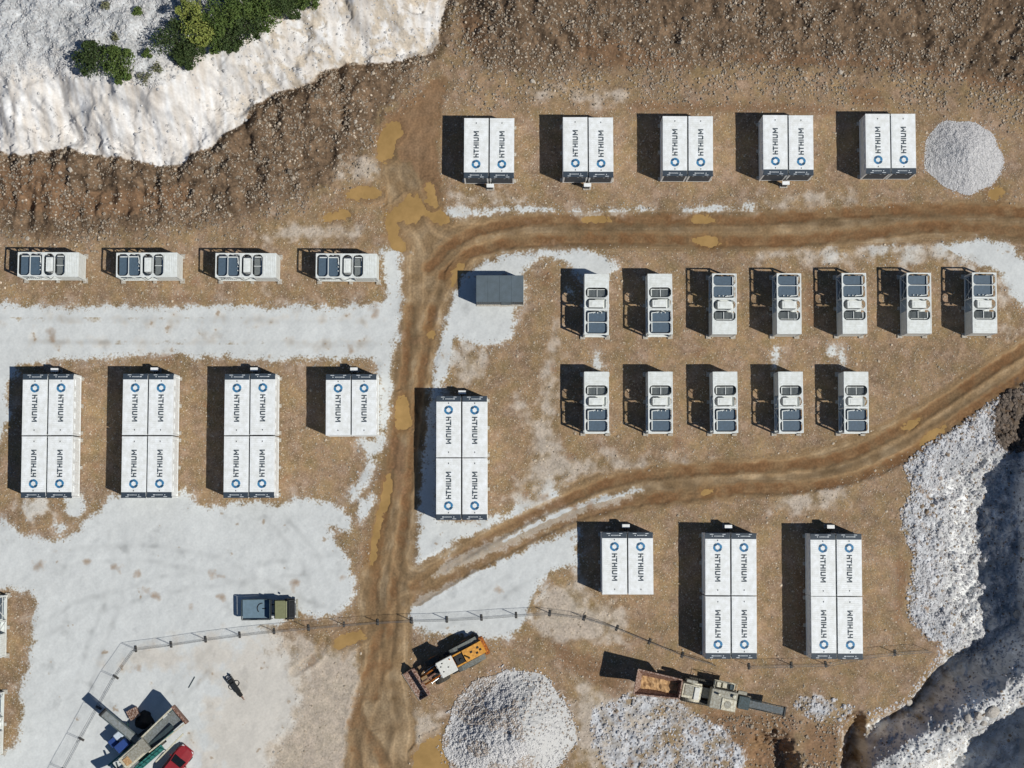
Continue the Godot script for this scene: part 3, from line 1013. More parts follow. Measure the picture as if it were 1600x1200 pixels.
func lay_puddles() -> void:
	# the shores of the puddles, and hollows in the land for them to stand in
	var spots := [
		["long ochre puddle beside the first container pair's track", [588, 232, 594, 210, 606, 192, 622, 190, 630, 204, 618, 222, 614, 244, 602, 252, 590, 248]],
		["large branching ochre puddle at the road junction", [606, 372, 602, 344, 606, 330, 622, 322, 634, 308, 650, 306, 664, 314, 680, 318, 696, 330, 704, 344, 690, 350, 674, 346, 668, 338, 656, 342, 648, 352, 630, 346, 622, 352, 626, 372, 638, 388, 630, 394, 614, 390]],
		["small ochre puddle left of the junction puddle", [540, 302, 556, 292, 580, 292, 594, 298, 590, 308, 566, 312, 546, 312]],
		["faint ochre pool on the pale bank above the last crosswise skid", [505, 338, 522, 330, 542, 328, 548, 338, 530, 344, 510, 346]],
		["narrow ochre puddle under the road junction's dark rut", [664, 290, 672, 284, 680, 296, 684, 316, 676, 322, 668, 310]],
		["long ochre puddle filling the west rut of the main road", [626, 618, 640, 630, 642, 664, 630, 672, 618, 660, 616, 636]],
		["ochre puddle strung along the road beside the four-container block", [606, 742, 614, 760, 608, 790, 598, 812, 592, 842, 586, 880, 578, 882, 580, 850, 586, 812, 594, 776, 600, 750]],
		["small ochre puddle on the main road by the white gravel", [670, 516, 678, 514, 682, 522, 676, 530, 668, 526]],
		["ochre puddle left of the dark grey shed", [704, 432, 714, 414, 726, 410, 722, 424, 712, 440, 706, 448]],
		["ochre puddle in the upper rut of the haul road", [1078, 342, 1092, 334, 1108, 336, 1116, 344, 1104, 350, 1084, 349]],
		["ochre puddle in the lower rut of the haul road", [1086, 374, 1100, 368, 1120, 370, 1128, 378, 1118, 386, 1096, 384]],
		["thin ochre puddle near the second container pair's road edge", [908, 340, 930, 336, 952, 338, 950, 347, 924, 348, 910, 347]],
		["ochre puddle beside the gravel cone", [1544, 300, 1556, 290, 1568, 296, 1566, 308, 1550, 313]],
		["upper ochre puddle on the curving track", [1412, 666, 1422, 656, 1438, 654, 1434, 664, 1420, 672]],
		["lower ochre puddle on the curving track", [1436, 694, 1446, 678, 1464, 668, 1478, 664, 1472, 676, 1456, 688, 1442, 698]],
		["ochre puddle at the bottom edge by the big gravel heap", [646, 1190, 656, 1164, 672, 1154, 688, 1150, 698, 1176, 706, 1206, 700, 1230, 650, 1230]],
		["faint ochre puddle on the churned ground below the fence", [520, 1004, 536, 990, 562, 986, 572, 994, 552, 1006, 528, 1016]],
		["tiny ochre puddle in the middle of the curving track", [1096, 768, 1104, 762, 1112, 766, 1108, 774, 1098, 774]]]
	var shore_noise := noise_of(81, 1.1, 3)
	for s in spots:
		var ring := P(s[1])
		var shore := PackedVector2Array()
		for k in ring.size():
			var p0 := ring[(k + ring.size() - 1) % ring.size()]
			var p1 := ring[k]
			var p2 := ring[(k + 1) % ring.size()]
			var p3 := ring[(k + 2) % ring.size()]
			for q in 5:
				shore.append(p1.cubic_interpolate(p2, p0, p3, q / 5.0) + Vector2(rng.randf_range(-0.1, 0.1), rng.randf_range(-0.1, 0.1)))
		if Geometry2D.triangulate_polygon(shore).is_empty(): shore = ring
		var lvl := PackedFloat32Array()
		var lo := shore[0]
		var hi := shore[0]
		for p in shore:
			lvl.append(ground_at(p.x, p.y))
			lo = lo.min(p)
			hi = hi.max(p)
		lvl.sort()
		var level := lvl[lvl.size() / 3]
		for j in range(maxi(0, int((lo.y - 0.6 - Z0) / SPAN_Z * mesh_h)), mini(mesh_h - 1, int((hi.y + 0.6 - Z0) / SPAN_Z * mesh_h) + 1)):
			for i in range(maxi(0, int((lo.x - 0.6 - X0) / SPAN_X * mesh_w)), mini(mesh_w - 1, int((hi.x + 0.6 - X0) / SPAN_X * mesh_w) + 1)):
				var here := Vector2(X0 + (i + 0.5) / mesh_w * SPAN_X, Z0 + (j + 0.5) / mesh_h * SPAN_Z)
				var at := j * mesh_w + i
				var near := 9.0
				for k in shore.size():
					near = minf(near, here.distance_to(shore[k]))
				var bumps := shore_noise.get_noise_2d(here.x, here.y) * 0.07
				if Geometry2D.is_point_in_polygon(here, shore):
					heights[at] = level - minf(0.09, near * 0.16) + bumps
				else:
					if near < 0.6:
						var cap := level + 0.02 + near * 0.35
						heights[at] = clampf(heights[at], level + minf(0.06, near * 0.12) + bumps, maxf(cap + absf(bumps), lerpf(cap, heights[at], near / 0.6)))
		puddles.append([s[0], shore, level])
	var m := blank()
	for s in puddles: fill_poly(m, s[1])
	f_wet = spread(signed_field(m), tex_w, tex_h)


func build_puddles() -> void:
	for s in puddles:
		var shore: PackedVector2Array = s[1]
		var wide := Geometry2D.offset_polygon(shore, 0.3)
		if wide.size() > 0 and not Geometry2D.triangulate_polygon(wide[0]).is_empty(): shore = wide[0]
		var level: float = s[2]
		var me := Shape.new()
		var idx := Geometry2D.triangulate_polygon(shore)
		for k in range(0, idx.size(), 3):
			var a := shore[idx[k]]
			var b := shore[idx[k + 1]]
			var c := shore[idx[k + 2]]
			me.tri(Vector3(a.x, level, a.y), Vector3(b.x, level, b.y), Vector3(c.x, level, c.y), Vector3(a.x, -50, a.y))
		if me.v.is_empty(): continue
		var o := part(numbered("puddle"), me, "mud_water", self)
		tag(o, s[0], "puddle", "", "structure")


# ------------------------------------------------------------------ loose stone
func stone_shape(s: int) -> ArrayMesh:
	var r := RandomNumberGenerator.new()
	r.seed = s
	var t := 1.618
	var p := []
	for a in [[-1, t, 0], [1, t, 0], [-1, -t, 0], [1, -t, 0], [0, -1, t], [0, 1, t], [0, -1, -t], [0, 1, -t], [t, 0, -1], [t, 0, 1], [-t, 0, -1], [-t, 0, 1]]:
		p.append(Vector3(a[0], a[1] * 0.75, a[2]).normalized() * r.randf_range(0.36, 0.58))
	var st := Shape.new()
	for f in [[0, 11, 5], [0, 5, 1], [0, 1, 7], [0, 7, 10], [0, 10, 11], [1, 5, 9], [5, 11, 4], [11, 10, 2], [10, 7, 6], [7, 1, 8], [3, 9, 4], [3, 4, 2], [3, 2, 6], [3, 6, 8], [3, 8, 9], [4, 9, 5], [2, 4, 11], [6, 2, 10], [8, 6, 7], [9, 8, 1]]:
		st.tri(p[f[0]], p[f[1]], p[f[2]], Vector3.ZERO)
	return st.finish()


func scatter(called: String, label: String, category: String, spots: Array, cols: PackedColorArray, parent: Node = null, m := "stone") -> void:
	var mm := MultiMesh.new()
	mm.transform_format = MultiMesh.TRANSFORM_3D
	mm.use_colors = true
	mm.mesh = stone_shape(hash(called) % 1000)
	mm.instance_count = spots.size()
	for k in spots.size():
		mm.set_instance_transform(k, spots[k])
		mm.set_instance_color(k, cols[k])
	var o := MultiMeshInstance3D.new()
	o.name = called
	o.multimesh = mm
	o.material_override = mats[m]
	if parent:
		parent.add_child(o, true)
		tag(o, "", "", "", "stuff")
	else:
		add_child(o)
		tag(o, label, category, "", "stuff")


func any_turn() -> Basis:
	return Basis(Vector3(rng.randf_range(-1, 1), rng.randf_range(-1, 1), rng.randf_range(-1, 1)).normalized(), rng.randf() * TAU)


func in_puddle(x: float, z: float) -> bool:
	for s in puddles:
		if absf(x - s[1][0].x) < 12.0 and absf(z - s[1][0].y) < 12.0 and Geometry2D.is_point_in_polygon(Vector2(x, z), s[1]): return true
	return false


func build_stones() -> void:
	var patch := noise_of(71, 0.16, 3)
	var spoil := W(1592, 655, -1.0)
	var sets := {"bank": [[], PackedColorArray()], "pad": [[], PackedColorArray()], "white": [[], PackedColorArray()], "face": [[], PackedColorArray()]}
	for k in 250000:
		var x := rng.randf_range(X0 + 1.5, -X0 - 1.5)
		var z := rng.randf_range(Z0 + 1.5, -Z0 - 1.5)
		var e_bank := field_at(f_bank, x, z)
		var e_rock := field_at(f_rock, x, z)
		var e_scree := field_at(f_scree, x, z)
		var e_pit := field_at(f_pit, x, z)
		var which := ""
		if in_puddle(x, z): continue
		var size := 0.1
		var col := Color(0.3, 0.25, 0.2)
		var dice := rng.randf()
		if e_rock > -0.1:
			if e_rock < 6.5 and (dice > 0.02 if x < -27.0 else dice > 0.14): continue
			which = "face"
			size = rng.randf_range(0.07, 0.2) * (1.0 if dice > 0.02 else 1.8)
			var g := rng.randf_range(0.5, 0.8)
			col = Color(g, g, g * 0.99)
		elif e_scree > -0.4 or (e_pit > 0.0 and dice < (0.5 if ground_at(x, z) > -3.2 else 0.03)):
			which = "white"
			if x < 36.0 and dice > 0.45: continue
			size = rng.randf_range(0.08, 0.26) * (1.0 if dice > 0.05 else 1.8)
			var g := rng.randf_range(0.45, 0.78)
			if rng.randf() < 0.08: col = Color(0.34, 0.27, 0.2)
			else: col = Color(g, g * 1.0, g * 1.01)
			if Vector2(x - spoil.x, (z - spoil.z) * 0.8).length() < 2.7:
				col = Color(0.15, 0.12, 0.095) * rng.randf_range(0.7, 1.5)
				size = rng.randf_range(0.16, 0.48)
		elif e_bank > (-2.5 if x > -7.0 else -0.3) - dice * 2.5 or (z > 33.0 and x > 18.0 and x < 34.0):
			which = "bank"
			if patch.get_noise_2d(x, z) < -0.08 and rng.randf() < 0.7: continue
			size = 0.06 + 0.19 * pow(rng.randf(), 2.5) + (0.25 if dice < 0.006 else 0.0)
			var g := rng.randf_range(0.27, 0.55) * (1.0 if rng.randf() > 0.16 else 1.55)
			col = Color(g, g * 0.89, g * 0.75)
		else:
			var e_road := field_at(f_road, x, z)
			var e_white := field_at(f_white, x, z)
			if e_road > (-0.2 if dice > 0.2 else 0.5) or e_white > 0.6: continue
			if dice > 0.7: continue
			which = "pad"
			size = 0.05 + 0.1 * pow(rng.randf(), 3.0) + (0.16 if dice < 0.006 else 0.0)
			var g := rng.randf_range(0.42, 0.75) * (1.0 if rng.randf() > 0.12 else 1.25)
			col = Color(g, g * 0.89, g * 0.74)
			if e_white > -0.9 and rng.randf() < 0.75: col = Color(0.66, 0.67, 0.67) * rng.randf_range(0.8, 1.1)
		var b := any_turn().scaled(Vector3.ONE * size * 1.25)
		sets[which][0].append(Transform3D(b, Vector3(x, ground_at(x, z) + size * (0.1 if which != "pad" else -0.08), z)))
		sets[which][1].append(col)
	scatter("bank_rubble", "brown and tan rubble covering the earth banks along the top", "rubble", sets.bank[0], sets.bank[1])
	scatter("yard_pebbles", "small tan pebbles strewn over the brown dirt yard", "pebbles", sets.pad[0], sets.pad[1])
	scatter("pit_rubble", "broken white rock covering the pit slopes", "rubble", sets.white[0], sets.white[1], null, "stone_pale")
	scatter("face_scree", "grey scree lying above the pale quarry face", "scree", sets.face[0], sets.face[1], null, "stone_pale")


func pile(called: String, label: String, at: Vector3, ring: Callable, top: Callable, count: int, tone: Callable, grain := 0.2) -> void:
	# a heap of gravel: ring(angle) is the radius of its foot, top(u, angle) its height from foot (0) to crown (1)
	var o := thing(called, label, "gravel pile", at)
	var st := Shape.new()
	var n_a := 96
	var lump := grain * 1.0
	var n_r := 30
	var fn := noise_of(77, 0.9, 4)
	var pt := func(r: int, a: int) -> Vector3:
		var ang := TAU * a / n_a
		var u := 1.0 - float(r) / n_r
		var d: float = ring.call(ang) * float(r) / n_r
		var p := Vector3(cos(ang) * d, 0, sin(ang) * d)
		p.y = top.call(u, ang) + fn.get_noise_2d(p.x * 1.6, p.z * 1.6) * lump * minf(1.0, u * 6.0) - (0.12 if r == n_r else 0.0)
		return p
	for r in n_r:
		for a in n_a:
			st.quad(pt.call(r, a), pt.call(r + 1, a), pt.call(r + 1, (a + 1) % n_a), pt.call(r, (a + 1) % n_a), Vector3(0, -30, 0))
	part("heap", st, "pile_gravel", o)
	var spots := []
	var cols := PackedColorArray()
	for k in count:
		var ang := rng.randf() * TAU
		var q := sqrt(rng.randf()) * 1.02 + (rng.randf() * 0.14 if rng.randf() < 0.06 else 0.0)
		var d: float = ring.call(ang) * q
		var y: float = top.call(maxf(0.0, 1.0 - q), ang)
		var s := rng.randf_range(grain * 0.4, grain)
		if grain > 0.15 and cos(ang) * d > 1.3 + 0.25 * sin(ang) * d and rng.randf() < 0.88: continue
		y += fn.get_noise_2d(cos(ang) * d * 1.6, sin(ang) * d * 1.6) * lump * clampf((1.0 - q) * 6.0, 0.0, 1.0)
		spots.append(Transform3D(any_turn().scaled(Vector3.ONE * s * 1.25), Vector3(cos(ang) * d, y + s * 0.2, sin(ang) * d)))
		cols.append(tone.call(cos(ang) * d, sin(ang) * d))
	scatter("loose_gravel", "", "", spots, cols, o, "stone_pale")


func build_piles() -> void:
	pile("gravel_pile", "round cone of pale grey gravel at the right end of the top container row", W(1505, 245), func(a): return 3.8 + 0.22 * sin(a * 2.0 + 0.6) + 0.1 * sin(a * 5.0) + 0.08 * sin(a * 9.0 + 1.0), func(u, a): return 2.5 * pow(u, 1.05) * (1.0 - 0.22 * u), 15000,
		func(x, z): var g := rng.randf_range(0.62, 0.88); return Color(g, g, g * 1.0), 0.12)
	var fn := noise_of(55, 0.25, 3)
	pile("gravel_pile", "big flat-topped heap of grey gravel below the yellow loader at the bottom edge", W(798, 1140), func(a): return 6.1 + 0.5 * sin(a * 2.0 + 2.2) + 0.2 * sin(a * 5.0 + 1.0) + 0.12 * sin(a * 11.0) + 0.2 * sin(a * 3.0), func(u, a): return 3.3 * smoothstep(0.0, 0.85, u) * (0.9 + 0.1 * cos(a)), 19000,
		func(x, z):
			var g := rng.randf_range(0.6, 0.9)
			if fn.get_noise_2d(x, z) > 0.0 and rng.randf() < 0.6: return Color(g * 0.72, g * 0.63, g * 0.54)
			return Color(g, g * 0.995, g * 0.98))


# ------------------------------------------------------------------ battery containers
const C_L := 6.058
const C_W := 2.438
const C_LOW := 0.16
const C_TOP := 3.06


func glyph(st: Shape, rects: Array, at: float) -> void:
	# strokes (x0, y0, x1, y1) of a letter: x along the word, y up the letter; the word runs towards -z with its top to -x
	for r in rects:
		var a := Vector3(-(r[1] + r[3]) * 0.5 + 0.26, C_TOP + 0.002, -(at + (r[0] + r[2]) * 0.5))
		st.box(a, Vector3(absf(r[3] - r[1]), 0.006, absf(r[2] - r[0])))


func slant(st: Shape, p: Vector2, q: Vector2, width: float, at: float) -> void:
	var d := (q - p).normalized()
	var s := Vector2(-d.y, d.x) * width * 0.5
	var poly := PackedVector2Array()
	for k in [p + s, q + s, q - s, p - s]:
		poly.append(Vector2(-k.y + 0.26, -(at + k.x)))
	st.slab(poly, C_TOP - 0.001, C_TOP + 0.0055)


func make_container() -> Node3D:
	var t := thing("battery_container", "", "container", Vector3.ZERO, 0.0, "white battery storage containers")
	var hx := C_W * 0.5
	var hz := C_L * 0.5
	var top := C_TOP - 0.016
	# frame: rails and posts
	var fr := Shape.new()
	for sx in [-1.0, 1.0]:
		fr.box(Vector3(sx * (hx - 0.06), C_LOW + 0.09, 0), Vector3(0.12, 0.18, C_L - 0.36), 0.01)
		fr.box(Vector3(sx * (hx - 0.05), top - 0.06, 0), Vector3(0.1, 0.1, C_L - 0.36), 0.01)
		for sz in [-1.0, 1.0]:
			fr.box(Vector3(sx * (hx - 0.08), (C_LOW + top) * 0.5, sz * (hz - 0.08)), Vector3(0.155, top - C_LOW - 0.25, 0.155), 0.01)
	for sz in [-1.0, 1.0]:
		fr.box(Vector3(0, C_LOW + 0.09, sz * (hz - 0.06)), Vector3(C_W - 0.36, 0.18, 0.12), 0.01)
	part("frame", fr, "white_wall", t)
	for sx in [-1.0, 1.0]:
		var wl := Shape.new().box(Vector3(sx * (hx - 0.11), (C_LOW + top) * 0.5, 0), Vector3(0.06, top - C_LOW - 0.2, C_L - 0.3))
		part("side_wall", wl, "white_wall", t)
		for k in 5:
			var z := -hz + 0.32 + (k + 0.5) * (C_L - 0.64) / 5.0
			var dr := Shape.new().box(Vector3(sx * (hx - 0.055), 1.6, z), Vector3(0.05, 2.42, (C_L - 0.64) / 5.0 - 0.045), 0.012)
			dr.box(Vector3(sx * (hx - 0.028), 1.3, z + 0.4), Vector3(0.03, 0.3, 0.05), 0.006)
			for q in 5:
				dr.box(Vector3(sx * (hx - 0.03), 2.1 + q * 0.1, z), Vector3(0.03, 0.04, 0.62))
			part("door", dr, "white_wall", t)
	part("end_wall", Shape.new().box(Vector3(0, (C_LOW + top) * 0.5, -hz + 0.06), Vector3(C_W - 0.3, top - C_LOW - 0.12, 0.06)), "white_wall", t)
	var de := Shape.new().box(Vector3(0, (C_LOW + top) * 0.5, hz - 0.05), Vector3(C_W - 0.32, top - C_LOW - 0.12, 0.08), 0.01)
	for k in 7:
		de.box(Vector3(0, 0.55 + k * 0.3, hz - 0.008), Vector3(C_W - 0.6, 0.06, 0.012))
	part("dark_end_wall", de, "navy_paint", t)
	# roof with shallow ribs, then the dark band
	var rf := Shape.new().box(Vector3(0, top - 0.02, -0.285), Vector3(C_W - 0.02, 0.04, C_L - 0.57), 0.012)
	for k in 26:
		rf.box(Vector3(0, top + 0.006, -hz + 0.28 + k * 0.2), Vector3(C_W - 0.3, 0.014, 0.1), 0.005)
	part("roof", rf, "white_paint", t)
	var bd := Shape.new().box(Vector3(0, top - 0.018, hz - 0.286), Vector3(C_W - 0.018, 0.045, 0.566), 0.012)
	part("roof_band", bd, "navy_paint", t)
	var mk := Shape.new()
	for r in [[-0.62, 0.2], [-0.36, 0.07], [-0.24, 0.07], [-0.12, 0.07], [0.0, 0.07], [0.12, 0.07], [0.24, 0.07], [0.48, 0.09]]:
		mk.box(Vector3(r[0] + r[1] * 0.5, top + 0.0075, hz - 0.3), Vector3(r[1], 0.005, 0.075))
	for r in [[-0.78, 0.3], [0.4, 0.36]]:
		mk.box(Vector3(r[0] + r[1] * 0.5, top + 0.0075, hz - 0.12), Vector3(r[1], 0.005, 0.05))
	for r in [[-0.8, 0.14], [0.2, 0.16], [0.62, 0.16]]:
		mk.box(Vector3(r[0] + r[1] * 0.5, 2.72, hz - 0.004), Vector3(r[1], 0.08, 0.006))
	tag(part("stencil_marks", mk, "stencil_paint", t), "", "", "", "stuff")
	# the word: a notched H, then T H I U M
	var wd := Shape.new()
	var s := 0.12
	var a0 := -(hz - 2.06)
	glyph(wd, [[0, 0, s, 0.52], [s, 0.21, 0.36, 0.21 + s], [0.28, 0, 0.28 + s, 0.31], [0.28, 0.4, 0.28 + s, 0.52]], a0)
	glyph(wd, [[0.44, 0.52 - s, 0.84, 0.52], [0.59, 0, 0.59 + s, 0.52 - s]], a0)
	glyph(wd, [[0.92, 0, 0.92 + s, 0.52], [0.92 + s, 0.21, 1.22, 0.21 + s], [1.22, 0, 1.22 + s, 0.52]], a0)
	glyph(wd, [[1.42, 0, 1.42 + s, 0.52]], a0)
	glyph(wd, [[1.63, 0.06, 1.63 + s, 0.52], [1.66, 0, 2.0, s], [1.93, 0.06, 1.93 + s, 0.52]], a0)
	glyph(wd, [[2.16, 0, 2.16 + s, 0.52], [2.56, 0, 2.56 + s, 0.52]], a0)
	slant(wd, Vector2(2.22, 0.5), Vector2(2.41, 0.16), 0.1, a0)
	slant(wd, Vector2(2.6, 0.5), Vector2(2.41, 0.16), 0.1, a0)
	part("lettering", wd, "letter_paint", t)
	# six-bladed ring emblem
	var em := Shape.new()
	em.tinted = true
	var shades := [Color(0.012, 0.075, 0.15), Color(0.03, 0.16, 0.33), Color(0.04, 0.22, 0.42), Color(0.016, 0.09, 0.19), Color(0.03, 0.17, 0.34), Color(0.035, 0.2, 0.4)]
	for k in 6:
		var a := TAU * k / 6.0 + 0.26
		em.tint = shades[k]
		var poly := PackedVector2Array()
		for q in [[0.0, 0.45], [0.45, 0.455], [0.92, 0.45], [1.3, 0.29], [0.95, 0.22], [0.22, 0.22]]:
			poly.append(Vector2(cos(a + q[0]) * q[1], sin(a + q[0]) * q[1] + hz - 1.4))
		em.slab(poly, C_TOP - 0.001, C_TOP + 0.005)
	part("emblem", em, "emblem_paint", t)
	for z in [-hz + 0.5, hz - 0.72]:
		part("lifting_lug", Shape.new().box(Vector3(0, top + 0.025, z), Vector3(0.09, 0.03, 0.14), 0.01), "steel_gap", t)
	for sx in [-1.0, 1.0]:
		for sz in [-1.0, 1.0]:
			part("corner_casting", Shape.new().box(Vector3(sx * (hx - 0.085), top - 0.062, sz * (hz - 0.085)), Vector3(0.18, 0.122, 0.18), 0.012), "white_wall" if sz < 0 else "navy_paint", t)
			part("corner_casting", Shape.new().box(Vector3(sx * (hx - 0.085), C_LOW + 0.06, sz * (hz - 0.085)), Vector3(0.18, 0.12, 0.18), 0.012), "white_wall", t)
		for z in [-hz + 0.3, 0.0, hz - 0.3]:
			part("foot", Shape.new().box(Vector3(sx * (hx - 0.06), 0.03, z), Vector3(0.56, 0.27, 0.36), 0.015), "concrete", t)
	return t


func build_containers() -> void:
	var list := []
	var rows := [["pair nearest the ochre puddles in the top row", 743.5, 784.5, 231.5], ["second pair from the left in the top row", 898.4, 939.4, 230.0], ["middle pair of the five in the top row", 1054.2, 1095.3, 228.4], ["fourth pair from the left in the top row", 1211.0, 1252.5, 226.4], ["pair beside the gravel cone in the top row", 1371.5, 1412.0, 224.8]]
	for r in rows:
		list.append(["left white battery container of the " + r[0], r[1], r[3], false])
		list.append(["right white battery container of the " + r[0], r[2], r[3], false])
	for q in [["leftmost block of four by the white gravel lane", 55.0, 95.3, 52.0, 92.5, 632.3, 729.5], ["second block of four from the left", 212.0, 252.0, 208.5, 248.5, 632.0, 729.3], ["third block of four from the left", 369.5, 411.0, 368.5, 410.0, 632.0, 729.2], ["block of four right of the main road", 701.0, 742.0, 700.5, 741.5, 667.6, 763.5], ["block of four above the crusher", 1120.0, 1162.0, 1122.5, 1164.5, 881.5, 980.5], ["block of four nearest the pit", 1285.0, 1326.5, 1288.0, 1329.5, 882.3, 981.5]]:
		list.append(["upper left white battery container of the " + q[0], q[1], q[5], true])
		list.append(["upper right white battery container of the " + q[0], q[2], q[5], true])
		list.append(["lower left white battery container of the " + q[0], q[3], q[6], false])
		list.append(["lower right white battery container of the " + q[0], q[4], q[6], false])
	for q in [["pair standing alone left of the main road", 528.0, 569.0, 632.5], ["pair standing alone below the curving track", 960.0, 1001.5, 880.5]]:
		list.append(["left white battery container of the " + q[0], q[1], q[3], true])
		list.append(["right white battery container of the " + q[0], q[2], q[3], true])
	# set the rows out true: neighbours 0.12 m apart, blocks end to end
	var proto := make_container()
	var k := 0
	while k < list.size():
		var four: bool = list[k][0].begins_with("upper")
		var n := 4 if four else 2
		var mid := Vector3.ZERO
		for q in n: mid += W(list[k + q][1], list[k + q][2], C_TOP)
		mid /= n
		mid.y = 0.0
		var skew := rng.randf_range(-0.006, 0.006)
		for q in n:
			var off := Vector3((-0.5 if q % 2 == 0 else 0.5) * (C_W + 0.13), 0, 0)
			if four: off.z = (-0.5 if q < 2 else 0.5) * (C_L + 0.1)
			off += Vector3(rng.randf_range(-0.012, 0.012), 0, rng.randf_range(-0.03, 0.03))
			var at := mid + off.rotated(Vector3.UP, skew)
			var turn := (PI if list[k + q][3] else 0.0) + skew
			if k + q == 0:
				proto.position = at
				proto.rotation.y = turn
				proto.set_meta("label", list[0][0])
			else:
				copy_of(proto, list[k + q][0], at, turn)
		k += n


# ------------------------------------------------------------------ transformer skids
func rim(st: Shape, x0: float, x1: float, z0: float, z1: float, y: float, cut: float) -> void:
	# gussets that round off the corners of a roof opening
	for c in [[x0, z0, 1.0, 1.0], [x1, z0, -1.0, 1.0], [x0, z1, 1.0, -1.0], [x1, z1, -1.0, -1.0]]:
		st.slab(PackedVector2Array([Vector2(c[0], c[1]), Vector2(c[0] + c[2] * cut, c[1]), Vector2(c[0] + c[2] * cut * 0.35, c[1] + c[3] * cut * 0.35), Vector2(c[0], c[1] + c[3] * cut)]), y - 0.04, y)


func make_skid() -> Node3D:
	# local -z is the open transformer end, +z the closed cabinet end
	var t := thing("transformer_skid", "", "transformer", Vector3.ZERO, 0.0, "white open-frame transformer skids")
	var hx := C_W * 0.5
	var hz := 3.03
	var top := 3.0
	var zf := func(f: float) -> float: return -hz + f * 2.0 * hz
	var base := Shape.new()
	for sx in [-1.0, 1.0]:
		base.box(Vector3(sx * (hx - 0.08), 0.28, 0), Vector3(0.16, 0.22, 2 * hz), 0.012)
	for k in 6:
		base.box(Vector3(0, 0.27, -hz + 0.1 + k * (2 * hz - 0.2) / 5.0), Vector3(C_W - 0.34, 0.18, 0.16), 0.01)
	part("base_frame", base, "skid_white", t)
	part("floor_plate", Shape.new().box(Vector3(0, 0.385, 0), Vector3(C_W - 0.34, 0.02, 2 * hz - 0.1)), "skid_white", t)
	for sx in [-1.0, 1.0]:
		for sz in [-1.0, 1.0]:
			part("post", Shape.new().box(Vector3(sx * (hx - 0.075), 1.66, sz * (hz - 0.075)), Vector3(0.15, 2.54, 0.15), 0.012), "skid_white", t)
			part("foot", Shape.new().box(Vector3(sx * (hx + 0.02), 0.06, sz * (hz - 0.05)), Vector3(0.5, 0.2, 0.46), 0.015), "concrete", t)
		part("foot", Shape.new().box(Vector3(sx * (hx + 0.02), 0.06, 0.2), Vector3(0.46, 0.2, 0.36), 0.015), "concrete", t)
		part("post", Shape.new().box(Vector3(sx * (hx - 0.06), 1.66, zf.call(0.41)), Vector3(0.12, 2.54, 0.12), 0.01), "skid_white", t)
		# cabinet side walls run from the bay divider to the closed end
		var wl := Shape.new().box(Vector3(sx * (hx - 0.05), 1.62, (zf.call(0.62) + hz - 0.16) * 0.5), Vector3(0.06, 2.44, hz - 0.16 - zf.call(0.62)))
		for q in 9:
			wl.box(Vector3(sx * (hx - 0.012), 1.62, zf.call(0.64) + q * 0.22), Vector3(0.03, 2.3, 0.1), 0.01)
		part("side_wall", wl, "skid_white", t)
		var sw := Shape.new()
		sw.bar(Vector3(sx * (hx - 0.06), 0.45, zf.call(0.04)), Vector3(sx * (hx - 0.06), 2.85, zf.call(0.2)), 0.06, 0.05)
		sw.bar(Vector3(sx * (hx - 0.06), 0.45, zf.call(0.38)), Vector3(sx * (hx - 0.06), 2.85, zf.call(0.22)), 0.06, 0.05)
		sw.bar(Vector3(sx * (hx - 0.06), 1.5, zf.call(0.02)), Vector3(sx * (hx - 0.06), 1.5, zf.call(0.4)), 0.05, 0.06)
		sw.bar(Vector3(sx * (hx - 0.06), 0.45, zf.call(0.43)), Vector3(sx * (hx - 0.06), 2.85, zf.call(0.6)), 0.06, 0.05)
		part("side_brace", sw, "skid_white", t)
	part("end_wall", Shape.new().box(Vector3(0, 1.62, hz - 0.06), Vector3(C_W - 0.3, 2.44, 0.07), 0.01), "skid_white", t)
	part("divider_wall", Shape.new().box(Vector3(0, 1.6, zf.call(0.8)), Vector3(C_W - 0.26, 2.4, 0.05)), "skid_white", t)
	# roof: rails, cross bars and rounded openings
	var rf := Shape.new()
	for sx in [-1.0, 1.0]:
		rf.box(Vector3(sx * (hx - 0.065), top - 0.06, 0), Vector3(0.13, 0.12, 2 * hz), 0.014)
	rf.box(Vector3(0, top - 0.06, -hz + 0.06), Vector3(C_W - 0.26, 0.12, 0.12), 0.01)
	rf.box(Vector3(0, top - 0.05, zf.call(0.205)), Vector3(C_W - 0.26, 0.09, 0.07), 0.01)
	rf.box(Vector3(0, top - 0.05, zf.call(0.415)), Vector3(C_W - 0.26, 0.1, 0.2), 0.01)
	rf.box(Vector3(0, top - 0.05, zf.call(0.605)), Vector3(C_W - 0.26, 0.08, 0.08), 0.01)
	rim(rf, -hx + 0.13, hx - 0.13, -hz + 0.12, zf.call(0.197), top - 0.02, 0.26)
	rim(rf, -hx + 0.13, hx - 0.13, zf.call(0.213), zf.call(0.395), top - 0.02, 0.16)
	rim(rf, -hx + 0.13, hx - 0.13, zf.call(0.435), zf.call(0.597), top - 0.02, 0.34)
	rim(rf, -hx + 0.13, hx - 0.13, zf.call(0.613), zf.call(0.775), top - 0.02, 0.3)
	part("roof_frame", rf, "skid_white", t)
	var cr := Shape.new().box(Vector3(0, top - 0.03, (zf.call(0.775) + hz) * 0.5), Vector3(C_W - 0.26, 0.06, hz - zf.call(0.775)), 0.01)
	for k in 7:
		cr.box(Vector3(0, top + 0.006, zf.call(0.8) + k * 0.175), Vector3(C_W - 0.5, 0.02, 0.09), 0.006)
	part("cabinet_roof", cr, "skid_white", t)
	# transformer tank under the open bay, with bushings and a pale pipe
	var tk := Shape.new().box(Vector3(-0.04, 1.52, (zf.call(0.03) + zf.call(0.39)) * 0.5), Vector3(C_W - 0.42, 2.22, zf.call(0.39) - zf.call(0.03) - 0.08), 0.03)
